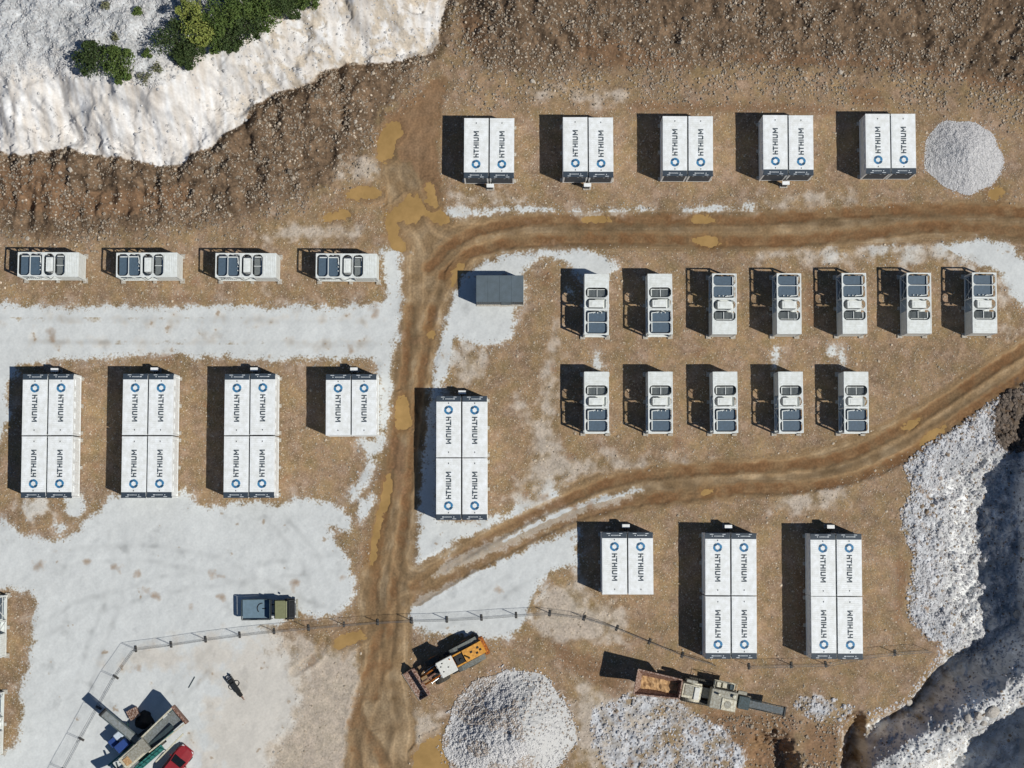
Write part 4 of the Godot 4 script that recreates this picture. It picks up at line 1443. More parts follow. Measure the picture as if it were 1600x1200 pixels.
	for q in 11:
		tk.box(Vector3(-hx + 0.17, 1.25, zf.call(0.05) + q * 0.2), Vector3(0.14, 1.5, 0.05))
	part("transformer_tank", tk, "tank_blue", t)
	part("tank_cover", Shape.new().box(Vector3(-0.06, 2.66, (zf.call(0.03) + zf.call(0.39)) * 0.5), Vector3(C_W - 0.48, 0.06, zf.call(0.39) - zf.call(0.03) - 0.14), 0.015), "tank_blue", t)
	for q in 3:
		part("bushing", Shape.new().tube(Vector3(-0.5 + q * 0.4, 2.66, zf.call(0.365)), Vector3(-0.5 + q * 0.4, 2.86, zf.call(0.365)), 0.09, 0.05, 8), "skid_white", t)
	var pp := Shape.new().tube(Vector3(0.84, 2.8, zf.call(0.06)), Vector3(0.84, 2.8, zf.call(0.36)), 0.06, -1.0, 8)
	pp.tube(Vector3(0.84, 2.8, zf.call(0.06)), Vector3(0.84, 2.6, zf.call(0.06)), 0.055, -1.0, 8)
	pp.tube(Vector3(0.84, 2.8, zf.call(0.36)), Vector3(0.1, 2.8, zf.call(0.375)), 0.05, -1.0, 8)
	part("pipe", pp, "skid_white", t)
	# switchgear under the third opening, cooler under the fourth
	var sg := Shape.new().box(Vector3(0.05, 1.6, zf.call(0.515)), Vector3(1.42, 2.4, 0.74), 0.03)
	sg.box(Vector3(0.05, 2.815, zf.call(0.515)), Vector3(1.0, 0.03, 0.4), 0.01)
	part("switchgear", sg, "skid_white", t)
	part("cable_tray", Shape.new().box(Vector3(-0.9, 2.1, zf.call(0.515)), Vector3(0.2, 0.08, 0.9)), "grille_grey", t)
	var gr := Shape.new().box(Vector3(-0.08, 1.5, zf.call(0.695)), Vector3(1.7, 2.15, 0.78), 0.02)
	for q in 14:
		gr.box(Vector3(-0.86 + q * 0.12, 2.61, zf.call(0.695)), Vector3(0.035, 0.09, 0.76))
	part("cooler", gr, "grille_grey", t)
	var gb := Shape.new().box(Vector3(-0.05, 2.7, zf.call(0.695)), Vector3(0.06, 0.1, 0.8))
	gb.box(Vector3(-0.05, 2.7, zf.call(0.75)), Vector3(1.5, 0.1, 0.05))
	gb.tube(Vector3(0.86, 2.74, zf.call(0.64)), Vector3(0.86, 2.74, zf.call(0.75)), 0.06, -1.0, 8)
	gb.tube(Vector3(0.86, 2.74, zf.call(0.75)), Vector3(0.5, 2.74, zf.call(0.75)), 0.05, -1.0, 8)
	part("cooler_brackets", gb, "skid_white", t)
	part("fan_housing", Shape.new().tube(Vector3(0.95, 1.9, zf.call(0.775)), Vector3(0.95, 2.4, zf.call(0.775)), 0.16, 0.13, 10), "dark_steel", t)
	return t


func build_skids() -> void:
	var names := ["first", "second", "third", "fourth", "fifth", "sixth", "seventh"]
	var list := []
	var xs := [75.0, 229.0, 384.0, 541.0]
	for k in 4:
		list.append([names[k] + " from the left of the four crosswise transformer skids", xs[k], 413.0 + k * 0.7, PI / 2])
	xs = [932.3, 1031.5, 1132.0, 1233.0, 1335.0, 1436.2, 1538.5]
	for k in 7:
		list.append([names[k] + " white transformer skid from the left in the row of seven", xs[k], 475.5 - k * 0.4, PI if k < 2 else 0.0])
	xs = [932.2, 1032.0, 1133.5, 1235.8, 1338.0]
	for k in 5:
		list.append([names[k] + " white transformer skid from the left in the row of five", xs[k], 628.5, PI])
	list.append(["upper of the two transformer skids cut by the left edge", -23.0, 981.0, 0.0])
	list.append(["lower of the two transformer skids cut by the left edge", -28.0, 1135.0, 0.0])
	var proto := make_skid()
	for k in list.size():
		var at := W(list[k][1], list[k][2], 3.0)
		at.y = 0.0
		var turn: float = list[k][3] + rng.randf_range(-0.008, 0.008)
		if k == 0:
			proto.position = at
			proto.rotation.y = turn
			proto.set_meta("label", list[k][0])
		else:
			copy_of(proto, list[k][0], at, turn)


func build_cable_boxes() -> void:
	var list := [["below the first container pair of the top row", 766, 290, 0.0], ["below the second container pair of the top row", 918, 289, 0.0], ["below the fourth container pair of the top row", 1228, 286, 0.0], ["above the leftmost block of four containers", 85, 578, PI], ["above the second block of four containers from the left", 241, 577, PI], ["above the third block of four containers from the left", 397, 577, PI], ["above the lone container pair left of the road", 553, 577, PI], ["above the block of four right of the main road", 722, 613, PI], ["above the lone container pair below the curving track", 978, 822, PI], ["above the block of four over the crusher", 1138, 823, PI], ["above the block of four nearest the pit", 1298, 823, PI]]
	var proto: Node3D = null
	for k in list.size():
		var at := W(list[k][1], list[k][2], 1.5)
		at.y = ground_at(at.x, at.z) - 0.03
		var label: String = "white cable box " + list[k][0]
		if proto == null:
			proto = thing("cable_box", label, "cable box", at, list[k][3], "cable boxes at container ends")
			part("plinth", Shape.new().box(Vector3(0, 0.08, 0), Vector3(0.8, 0.16, 0.45), 0.015), "concrete", proto)
			part("stand", Shape.new().box(Vector3(0, 0.72, 0), Vector3(0.5, 1.14, 0.24), 0.01), "navy_paint", proto)
			part("housing", Shape.new().box(Vector3(0, 1.42, 0), Vector3(0.68, 0.3, 0.3), 0.015), "white_wall", proto)
			part("lid", Shape.new().box(Vector3(0, 1.585, 0), Vector3(0.74, 0.035, 0.36), 0.01), "white_paint", proto)
			var cd := Shape.new().tube(Vector3(-0.12, 1.1, -0.1), Vector3(-0.08, 1.02, -0.5), 0.04, -1.0, 8)
			cd.tube(Vector3(0.12, 1.1, -0.1), Vector3(0.08, 1.02, -0.5), 0.04, -1.0, 8)
			part("conduit", cd, "black_rubber", proto)
		else:
			copy_of(proto, label, at, list[k][3])


func build_shed() -> void:
	var at := W(781, 451, 2.5)
	at.y = 0.0
	var t := thing("site_shed", "dark slate-grey flat-roofed shed standing on white gravel by the road", "shed", at)
	var w := 4.7
	var d := 2.66
	part("plinth", Shape.new().box(Vector3(0, 0.04, 0.05), Vector3(w + 0.1, 0.2, d + 0.2), 0.02), "concrete", t)
	for s in [-1.0, 1.0]:
		var a := Shape.new().box(Vector3(0, 1.28, s * (d * 0.5 - 0.06)), Vector3(w - 0.2, 2.3, 0.06))
		for k in 20:
			a.box(Vector3(-w * 0.5 + 0.25 + k * 0.22, 1.28, s * (d * 0.5 - 0.025)), Vector3(0.1, 2.24, 0.03), 0.008)
		part("wall", a, "slate_wall", t)
		part("wall", Shape.new().box(Vector3(s * (w * 0.5 - 0.06), 1.28, 0), Vector3(0.06, 2.3, d - 0.2)), "slate_wall", t)
		for q in [-1.0, 1.0]:
			part("corner_post", Shape.new().box(Vector3(s * (w * 0.5 - 0.06), 1.28, q * (d * 0.5 - 0.06)), Vector3(0.12, 2.32, 0.12), 0.01), "slate_wall", t)
	for k in 4:
		part("roof_panel", Shape.new().box(Vector3(-w * 0.5 + (k + 0.5) * w / 4.0, 2.475 + (0.004 if k % 2 == 0 else 0.0), 0), Vector3(w / 4.0 - 0.004, 0.07, d), 0.008), "slate_roof", t)
	for k in 3:
		part("roof_seam", Shape.new().box(Vector3(-w * 0.5 + (k + 1) * w / 4.0, 2.52, 0), Vector3(0.04, 0.025, d - 0.02), 0.006), "slate_roof", t)
	var dr := part("door", Shape.new().box(Vector3(0.6, 1.14, d * 0.5 - 0.0), Vector3(0.95, 2.0, 0.05), 0.01), "slate_roof", t)
	part("handle", Shape.new().box(Vector3(0.98, 1.1, d * 0.5 + 0.045), Vector3(0.05, 0.16, 0.04), 0.008), "chrome", dr)


# ------------------------------------------------------------------ fence
func build_fence() -> void:
	var line := [[76, 1252], [101, 1203], [127, 1155], [154, 1106], [181, 1058], [212, 1014], [267, 1007], [321, 999], [374, 992], [428, 986], [482, 981], [537, 976], [590, 972], [643, 969.5], [698, 968], [752, 965], [806, 961], [859, 958], [913, 965], [964, 981], [1015, 1002], [1066, 1023], [1116, 1038], [1170, 1041], [1236, 1039], [1290, 1038], [1345, 1026], [1398, 1020], [1450, 1016]]
	var beside := ["at the bottom edge left of the screener", "left of the screener, second from the bottom edge", "left of the screener's conveyor tip, at its shadow", "above the screener's conveyor tip", "joining the fence's left corner from below", "first right of the fence's left corner", "second right of the fence's left corner, below the truck", "third right of the corner, below the truck's bed", "below the truck's cab", "right of the truck over churned mud", "at the left edge of the main road", "across the left side of the main road", "across the right side of the main road", "just right of the main road on white gravel", "above the loader's front", "above the loader's cab", "above the loader's rear end", "right of the loader at the bend of the fence", "first past the bend, sloping towards the crusher", "second past the bend, sloping towards the crusher", "above the crusher hopper's shadow", "below the left end of the block over the crusher", "under the block of four above the crusher", "between the two lower blocks of four", "left half under the block nearest the pit", "right half under the block nearest the pit", "first right of the block nearest the pit", "last panel at the brink of the pit"]
	for k in line.size() - 1:
		if k == 22: continue
		var a := on_ground(line[k][0], line[k][1])
		var b := on_ground(line[k + 1][0], line[k + 1][1])
		var len := Vector2(b.x - a.x, b.z - a.z).length() - 0.06
		var mid := (a + b) * 0.5
		var t := thing("fence_panel", "wire mesh fence panel " + beside[k], "fence panel", Vector3(mid.x, minf(a.y, b.y), mid.z), heading(b.x - a.x, b.z - a.z), "temporary wire mesh fence panels")
		var hl := len * 0.5
		var fr := Shape.new()
		for s in [-1.0, 1.0]:
			fr.tube(Vector3(s * (hl - 0.03), 0.02, 0), Vector3(s * (hl - 0.03), 1.95, 0), 0.02, -1.0, 6)
		fr.tube(Vector3(-hl + 0.03, 1.93, 0), Vector3(hl - 0.03, 1.93, 0), 0.017, -1.0, 6)
		fr.tube(Vector3(-hl + 0.03, 0.2, 0), Vector3(hl - 0.03, 0.2, 0), 0.017, -1.0, 6)
		part("frame", fr, "fence_steel", t)
		var wr := Shape.new()
		for q in int(len / 0.25):
			wr.box(Vector3(-hl + 0.1 + q * 0.25, 1.06, 0), Vector3(0.004, 1.72, 0.004))
		for q in 6:
			wr.box(Vector3(0, 0.4 + q * 0.26, 0.007), Vector3(len - 0.08, 0.004, 0.004))
		part("wire_mesh", wr, "fence_steel", t)
		part("foot_block", Shape.new().box(Vector3(-hl, 0.06, 0), Vector3(0.22, 0.14, 0.64), 0.03), "block_grey", t)


# ------------------------------------------------------------------ machines
func wheel(parent: Node, at: Vector3, r: float, width: float, tyre := "black_rubber", rim_mat := "chrome", lugs := 0) -> void:
	var ty := Shape.new()
	ty.tube(at - Vector3(0, 0, width * 0.5), at - Vector3(0, 0, width * 0.32), r * 0.86, r, 20)
	ty.tube(at - Vector3(0, 0, width * 0.32), at + Vector3(0, 0, width * 0.32), r, r, 20)
	ty.tube(at + Vector3(0, 0, width * 0.32), at + Vector3(0, 0, width * 0.5), r, r * 0.86, 20)
	for k in lugs:
		var a := TAU * k / lugs
		ty.box(at + Vector3(cos(a), sin(a), 0) * r, Vector3(0.05, 0.09, width * 0.8), 0.0, Basis(Vector3(0, 0, 1), a))
	var w := part("wheel", ty, tyre, parent)
	var rm := Shape.new()
	for s in [-1.0, 1.0]:
		rm.tube(at + Vector3(0, 0, s * width * 0.4), at + Vector3(0, 0, s * (width * 0.5 + 0.02)), r * 0.52, r * 0.45, 14)
	part("rim", rm, rim_mat, w)


func build_loader() -> void:
	var at := W(699, 1039, 1.5)
	at.y = 0.0
	var t := thing("wheel_loader", "orange-yellow wheel loader with white cab roof and wide muddy bucket", "loader", at, heading(-0.885, 0.465))
	var hood := Shape.new().side_prism(PackedVector2Array([Vector2(-4.0, 1.0), Vector2(-1.9, 1.0), Vector2(-1.9, 2.35), Vector2(-3.75, 2.2), Vector2(-4.0, 1.9)]), -0.62, 0.62)
	part("engine_hood", hood, "machine_yellow", t)
	for q in [[-2.7, 0.1], [-3.2, -0.25], [-3.45, 0.2], [-3.62, -0.1]]:
		part("hood_vent", Shape.new().box(Vector3(q[0], 2.31 + (q[0] + 2.6) * 0.08, q[1]), Vector3(0.24, 0.06, 0.2), 0.02), "dark_steel", t)
	part("exhaust", Shape.new().tube(Vector3(-2.3, 2.2, -0.3), Vector3(-2.3, 2.95, -0.3), 0.09, 0.08, 10), "dark_steel", t)
	part("counterweight", Shape.new().box(Vector3(-4.05, 1.05, 0), Vector3(0.5, 0.8, 1.9), 0.1), "machine_orange", t)
	part("rear_frame", Shape.new().box(Vector3(-2.0, 0.85, 0), Vector3(3.9, 0.5, 1.0), 0.05), "dark_steel", t)
	var bay := Shape.new().box(Vector3(-1.4, 1.65, 0), Vector3(1.0, 0.9, 0.95), 0.05)
	bay.tube(Vector3(-1.5, 2.1, -0.2), Vector3(-1.5, 2.25, -0.2), 0.2, 0.18, 12)
	part("engine_bay", bay, "dark_steel", t)
	for s in [-1.0, 1.0]:
		part("walkway_rail", Shape.new().box(Vector3(-1.4, 2.05, s * 0.56), Vector3(1.1, 0.14, 0.16), 0.03), "machine_yellow", t)
		part("rear_fender", Shape.new().side_prism(PackedVector2Array([Vector2(-3.7, 1.45), Vector2(-0.7, 1.45), Vector2(-0.8, 1.62), Vector2(-1.2, 1.8), Vector2(-3.2, 1.8), Vector2(-3.7, 1.6)]), s * 0.95 - 0.25, s * 0.95 + 0.25), "fender_grey", t)
		wheel(t, Vector3(-2.4, 0.78, s * 1.02), 0.78, 0.58, "mud_rubber", "machine_orange", 18)
		wheel(t, Vector3(1.1, 0.78, s * 1.02), 0.78, 0.58, "mud_rubber", "machine_orange", 18)
		part("step", Shape.new().box(Vector3(-0.4, 0.8, s * 0.98), Vector3(0.7, 0.7, 0.3), 0.03), "dark_steel", t)
	# cab
	var cab := Shape.new().box(Vector3(-0.05, 1.55, 0), Vector3(1.6, 0.7, 1.4), 0.05)
	part("cab_base", cab, "machine_orange", t)
	part("cab_glass", Shape.new().box(Vector3(-0.02, 2.5, 0), Vector3(1.42, 1.25, 1.3), 0.06), "glass_dark", t)
	var cp := Shape.new()
	for sx in [-1.0, 1.0]:
		for s in [-1.0, 1.0]:
			cp.box(Vector3(-0.02 + sx * 0.72, 2.5, s * 0.66), Vector3(0.1, 1.3, 0.1), 0.01)
	part("cab_pillars", cp, "dark_steel", t)
	var rf := part("cab_roof", Shape.new().box(Vector3(-0.02, 3.2, 0), Vector3(1.72, 0.16, 1.62), 0.05), "cab_white", t)
	for q in [[0.45, -0.3], [0.5, 0.25], [0.25, 0.5], [-0.15, -0.1]]:
		part("roof_fitting", Shape.new().box(Vector3(q[0], 3.3, q[1]), Vector3(0.14, 0.06, 0.1), 0.015), "dark_steel", rf)
	part("beacon", Shape.new().tube(Vector3(-0.6, 3.28, 0.5), Vector3(-0.6, 3.42, 0.5), 0.07, 0.06, 10), "amber_lens", rf)
	for s in [-1.0, 1.0]:
		for k in 2:
			part("work_lamp", Shape.new().box(Vector3(0.86, 3.12, s * (0.35 + 0.25 * k)), Vector3(0.1, 0.12, 0.16), 0.02), "lamp_glass", rf)
	# front frame, lift arms, bucket (the front half is steered a little)
	var front := Shape.new()
	var bend := Transform3D(Basis(Vector3.UP, 0.12), Vector3(0.4, 0, 0))
	front.xf = bend
	front.box(Vector3(0.7, 1.0, 0), Vector3(1.4, 0.7, 0.8), 0.06)
	front.box(Vector3(0.75, 1.7, 0), Vector3(0.5, 0.9, 0.7), 0.05)
	part("front_frame", front, "dark_steel", t)
	for s in [-1.0, 1.0]:
		var arm := Shape.new()
		arm.xf = bend
		arm.bar(Vector3(0.7, 2.0, s * 0.42), Vector3(1.7, 1.75, s * 0.42), 0.16, 0.34, 0.03)
		arm.bar(Vector3(1.6, 1.78, s * 0.42), Vector3(2.75, 0.7, s * 0.42), 0.16, 0.3, 0.03)
		part("lift_arm", arm, "machine_orange", t)
		var ram := Shape.new()
		ram.xf = bend
		ram.tube(Vector3(0.5, 1.2, s * 0.62), Vector3(1.5, 1.5, s * 0.62), 0.07, -1.0, 8)
		ram.tube(Vector3(1.5, 1.5, s * 0.62), Vector3(1.9, 1.6, s * 0.62), 0.04, -1.0, 8)
		part("hydraulic_ram", ram, "chrome", t)
	var link := Shape.new()
	link.xf = bend
	link.bar(Vector3(0.8, 2.15, 0), Vector3(1.9, 2.1, 0), 0.2, 0.2, 0.03)
	link.bar(Vector3(1.9, 2.2, 0), Vector3(2.7, 1.3, 0), 0.16, 0.14, 0.02)
	link.bar(Vector3(1.65, 1.75, -0.5), Vector3(1.65, 1.75, 0.5), 0.2, 0.2, 0.03)
	part("tilt_linkage", link, "rust_steel", t)
	var bk := Shape.new()
	bk.xf = Transform3D(Basis(Vector3.UP, 0.1), Vector3(0.45, 0.0, 0.0))
	var prof := [Vector2(2.75, 1.35), Vector2(2.68, 0.8), Vector2(2.75, 0.35), Vector2(3.0, 0.12), Vector2(3.9, 0.06)]
	for k in prof.size() - 1:
		var a: Vector2 = prof[k]
		var b: Vector2 = prof[k + 1]
		var nn := (b - a).orthogonal().normalized() * 0.05
		bk.side_prism(PackedVector2Array([a + nn, b + nn, b - nn, a - nn]), -1.55, 1.55)
	part("bucket_shell", bk, "mud_steel", t)
	for s in [-1.0, 1.0]:
		var bs := Shape.new()
		bs.xf = bk.xf
		bs.side_prism(PackedVector2Array([Vector2(2.75, 1.3), Vector2(2.7, 0.4), Vector2(3.0, 0.12), Vector2(3.85, 0.08), Vector2(3.7, 0.4)]), s * 1.53 - 0.03, s * 1.53 + 0.03)
		part("bucket_side", bs, "mud_steel", t)
	var lip := Shape.new()
	lip.xf = bk.xf
	lip.box(Vector3(3.86, 0.06, 0), Vector3(0.2, 0.06, 3.1), 0.01)
	part("cutting_edge", lip, "plant_grey", t)
	var brk := Shape.new()
	brk.xf = bk.xf
	for z in [-1.1, -0.42, 0.42, 1.1]:
		brk.bar(Vector3(2.6, 0.5, z), Vector3(2.6, 1.3, z), 0.1, 0.16)
	brk.box(Vector3(2.6, 1.32, 0), Vector3(0.26, 0.1, 3.0), 0.02)
	part("bucket_ribs", brk, "rust_steel", t)


func build_crusher() -> void:
	# local x runs from the hopper (-) to the discharge belt (+)
	var at := W(1106, 1084, 1.5)
	at.y = 0.0
	var t := thing("mobile_crusher", "cream tracked crusher with rusty dirt-filled hopper and grey discharge belt", "crusher", at, heading(232, 45))
	# hopper: four sloping plates and the dirt inside
	var outer := [Vector3(-7.4, 3.95, -1.25), Vector3(-3.0, 3.85, -1.05), Vector3(-3.0, 3.85, 0.75), Vector3(-7.4, 3.95, 1.15)]
	var inner := [Vector3(-6.7, 2.6, -0.62), Vector3(-3.2, 2.5, -0.5), Vector3(-3.2, 2.5, 0.4), Vector3(-6.7, 2.6, 0.55)]
	for k in 4:
		var a: Vector3 = outer[k]
		var b: Vector3 = outer[(k + 1) % 4]
		var c: Vector3 = inner[(k + 1) % 4]
		var d: Vector3 = inner[k]
		var out := Vector3(((a + b) * 0.5).x + 5.0, 0, ((a + b) * 0.5).z).normalized() * 0.08
		var st := Shape.new()
		var mid := (a + b + c + d) / 4.0 + out * 0.5
		st.quad(a, b, c, d, mid + out)
		st.quad(a + out, b + out, c + out, d + out, mid - out)
		st.quad(a, b, b + out, a + out, mid)
		st.quad(c, d, d + out, c + out, mid)
		st.quad(a, d, d + out, a + out, mid)
		st.quad(b, c, c + out, b + out, mid)
		part("hopper_plate", st, "rust_steel" if k % 2 == 0 else "mud_steel", t)
		var rb := Shape.new().bar(a, b, 0.12, 0.1, 0.02)
		part("hopper_rim", rb, "mud_steel", t)
	var dirt := Shape.new()
	var fn := noise_of(66, 0.6, 3)
	for i in 14:
		for j in 6:
			var q := func(ii: int, jj: int) -> Vector3:
				var x := -6.8 + ii * 3.6 / 14.0
				var z := -0.66 + jj * 1.26 / 6.0
				return Vector3(x, 2.75 + fn.get_noise_2d(x * 2.0, z * 2.0) * 0.35, z)
			dirt.quad(q.call(i, j), q.call(i + 1, j), q.call(i + 1, j + 1), q.call(i, j + 1), Vector3(-5, -10, 0))
	part("hopper_dirt", dirt, "loose_dirt", t)
	part("feeder", Shape.new().box(Vector3(-4.9, 2.1, 0), Vector3(4.0, 0.7, 0.95), 0.04), "rust_steel", t)
	var legs := Shape.new()
	for x in [-6.2, -3.6]:
		for s in [-0.5, 0.5]:
			legs.bar(Vector3(x, 0.9, s), Vector3(x, 2.0, s), 0.14, 0.14)
	part("hopper_legs", legs, "plant_grey", t)
	part("chassis", Shape.new().box(Vector3(-1.2, 1.0, 0), Vector3(11.0, 0.34, 1.0), 0.03), "plant_grey", t)
	for s in [-1.0, 1.0]:
		var tr := Shape.new()
		var ring := PackedVector2Array()
		for k in 8: ring.append(Vector2(1.9 + cos(-PI / 2 + PI * k / 7.0) * 0.45, 0.48 + sin(-PI / 2 + PI * k / 7.0) * 0.45))
		for k in 8: ring.append(Vector2(-2.0 + cos(PI / 2 + PI * k / 7.0) * 0.45, 0.48 + sin(PI / 2 + PI * k / 7.0) * 0.45))
		tr.side_prism(ring, s * 1.0 - 0.24, s * 1.0 + 0.24)
		for k in 20:
			tr.box(Vector3(-2.0 + k * 0.205, 0.945, s * 1.0), Vector3(0.12, 0.05, 0.5))
		part("crawler_track", tr, "mud_rubber", t)
	# jaw box with flywheel guards
	var jaw := Shape.new().box(Vector3(-1.8, 2.1, -0.05), Vector3(1.9, 1.9, 1.35), 0.06)
	part("jaw_box", jaw, "plant_cream", t)
	part("jaw_cover", Shape.new().box(Vector3(-1.3, 3.13, 0.05), Vector3(0.5, 0.16, 1.2), 0.03), "cab_white", t)
	part("jaw_hatch", Shape.new().box(Vector3(-2.1, 3.09, -0.1), Vector3(0.85, 0.08, 1.0), 0.02), "plant_grey", t)
	for s in [-1.0, 1.0]:
		part("flywheel", Shape.new().tube(Vector3(-1.5, 2.2, s * 0.66), Vector3(-1.5, 2.2, s * 0.9), 0.72, 0.7, 20), "plant_cream", t)
	part("drive_guard", Shape.new().box(Vector3(-1.9, 2.3, -1.0), Vector3(1.1, 1.2, 0.3), 0.04), "plant_grey", t)
	# engine house
	part("engine_house", Shape.new().box(Vector3(1.45, 1.95, 0.2), Vector3(2.6, 1.6, 1.9), 0.06), "plant_grey", t)
	part("engine_cover", Shape.new().box(Vector3(2.0, 2.79, 0.55), Vector3(1.45, 0.14, 1.15), 0.04), "plant_cream", t)
	part("radiator_grille", Shape.new().tube(Vector3(1.9, 2.86, 0.55), Vector3(1.9, 2.9, 0.55), 0.36, 0.34, 18), "plant_grey", t)
	part("walkway", Shape.new().box(Vector3(1.4, 1.7, -1.15), Vector3(2.1, 0.08, 0.75), 0.02), "plant_cream", t)
	for q in [[0.8, 0.5], [1.4, 0.4], [2.1, 0.6]]:
		part("control_box", Shape.new().box(Vector3(q[0], 1.74 + q[1] * 0.5, -1.15), Vector3(0.42, q[1], 0.5), 0.03), "plant_cream" if q[0] < 2.0 else "slate_steel", t)
	part("exhaust", Shape.new().tube(Vector3(0.9, 2.7, -0.3), Vector3(0.9, 3.3, -0.3), 0.12, 0.1, 10), "plant_cream", t)
	part("air_filter", Shape.new().tube(Vector3(2.4, 2.7, -0.35), Vector3(2.4, 3.1, -0.35), 0.18, 0.16, 12), "plant_cream", t)
	var hr := Shape.new()
	for a in [[0.35, -1.5, 2.5, -1.5], [0.35, -1.5, 0.35, -0.8], [2.5, -1.5, 2.5, -0.8]]:
		hr.tube(Vector3(a[0], 2.7, a[1]), Vector3(a[2], 2.7, a[3]), 0.025, -1.0, 6)
	for x in [0.35, 1.4, 2.5]: hr.tube(Vector3(x, 1.7, -1.5), Vector3(x, 2.7, -1.5), 0.025, -1.0, 6)
	part("handrail", hr, "plant_cream", t)
	# discharge conveyor
	part("belt_hood", Shape.new().box(Vector3(3.55, 1.7, 0.15), Vector3(1.1, 0.9, 1.25), 0.05), "slate_steel", t)
	part("belt_motor", Shape.new().box(Vector3(3.3, 1.6, -0.75), Vector3(0.9, 0.4, 0.35), 0.04), "plant_grey", t)
	var cv := Shape.new()
	for s in [-1.0, 1.0]:
		cv.bar(Vector3(2.8, 1.15, 0.15 + s * 0.42), Vector3(7.5, 2.5, 0.15 + s * 0.42), 0.07, 0.2, 0.01)
	for k in 9:
		cv.bar(Vector3(3.2 + k * 0.5, 1.2 + k * 0.144, -0.25), Vector3(3.2 + k * 0.5, 1.2 + k * 0.144, 0.55), 0.06, 0.06)
	part("conveyor_frame", cv, "slate_steel", t)
	part("conveyor_belt", Shape.new().bar(Vector3(2.9, 1.26, 0.15), Vector3(7.5, 2.6, 0.15), 0.68, 0.05, 0.01), "belt_grey", t)
	part("head_drum", Shape.new().tube(Vector3(7.5, 2.5, -0.3), Vector3(7.5, 2.5, 0.6), 0.16, -1.0, 14), "dark_steel", t)
	var sp := Shape.new()
	for s in [-1.0, 1.0]:
		sp.bar(Vector3(4.0, 0.95, 0.15 + s * 0.4), Vector3(6.2, 2.05, 0.15 + s * 0.42), 0.08, 0.08)
	part("conveyor_stay", sp, "plant_grey", t)


func belt(t: Node, a: Vector3, b: Vector3, width: float, m_frame: String, m_belt: String) -> void:
	var cv := Shape.new()
	var d := (b - a).normalized()
	var s := Vector3.UP.cross(d).normalized() * width * 0.5
	for k in [-1.0, 1.0]:
		cv.bar(a + s * k, b + s * k, 0.1, 0.26, 0.012)
	var n := int(a.distance_to(b) / 0.6)
	for k in n:
		var p := a.lerp(b, (k + 0.5) / n) - Vector3(0, 0.1, 0)
		cv.bar(p - s, p + s, 0.07, 0.07)
	part("conveyor_frame", cv, m_frame, t)
	part("conveyor_belt", Shape.new().bar(a + Vector3(0, 0.12, 0), b + Vector3(0, 0.12, 0), width - 0.14, 0.05, 0.01), m_belt, t)
	part("head_drum", Shape.new().tube(b - s * 1.1, b + s * 1.1, 0.17, -1.0, 12), "dark_steel", t)


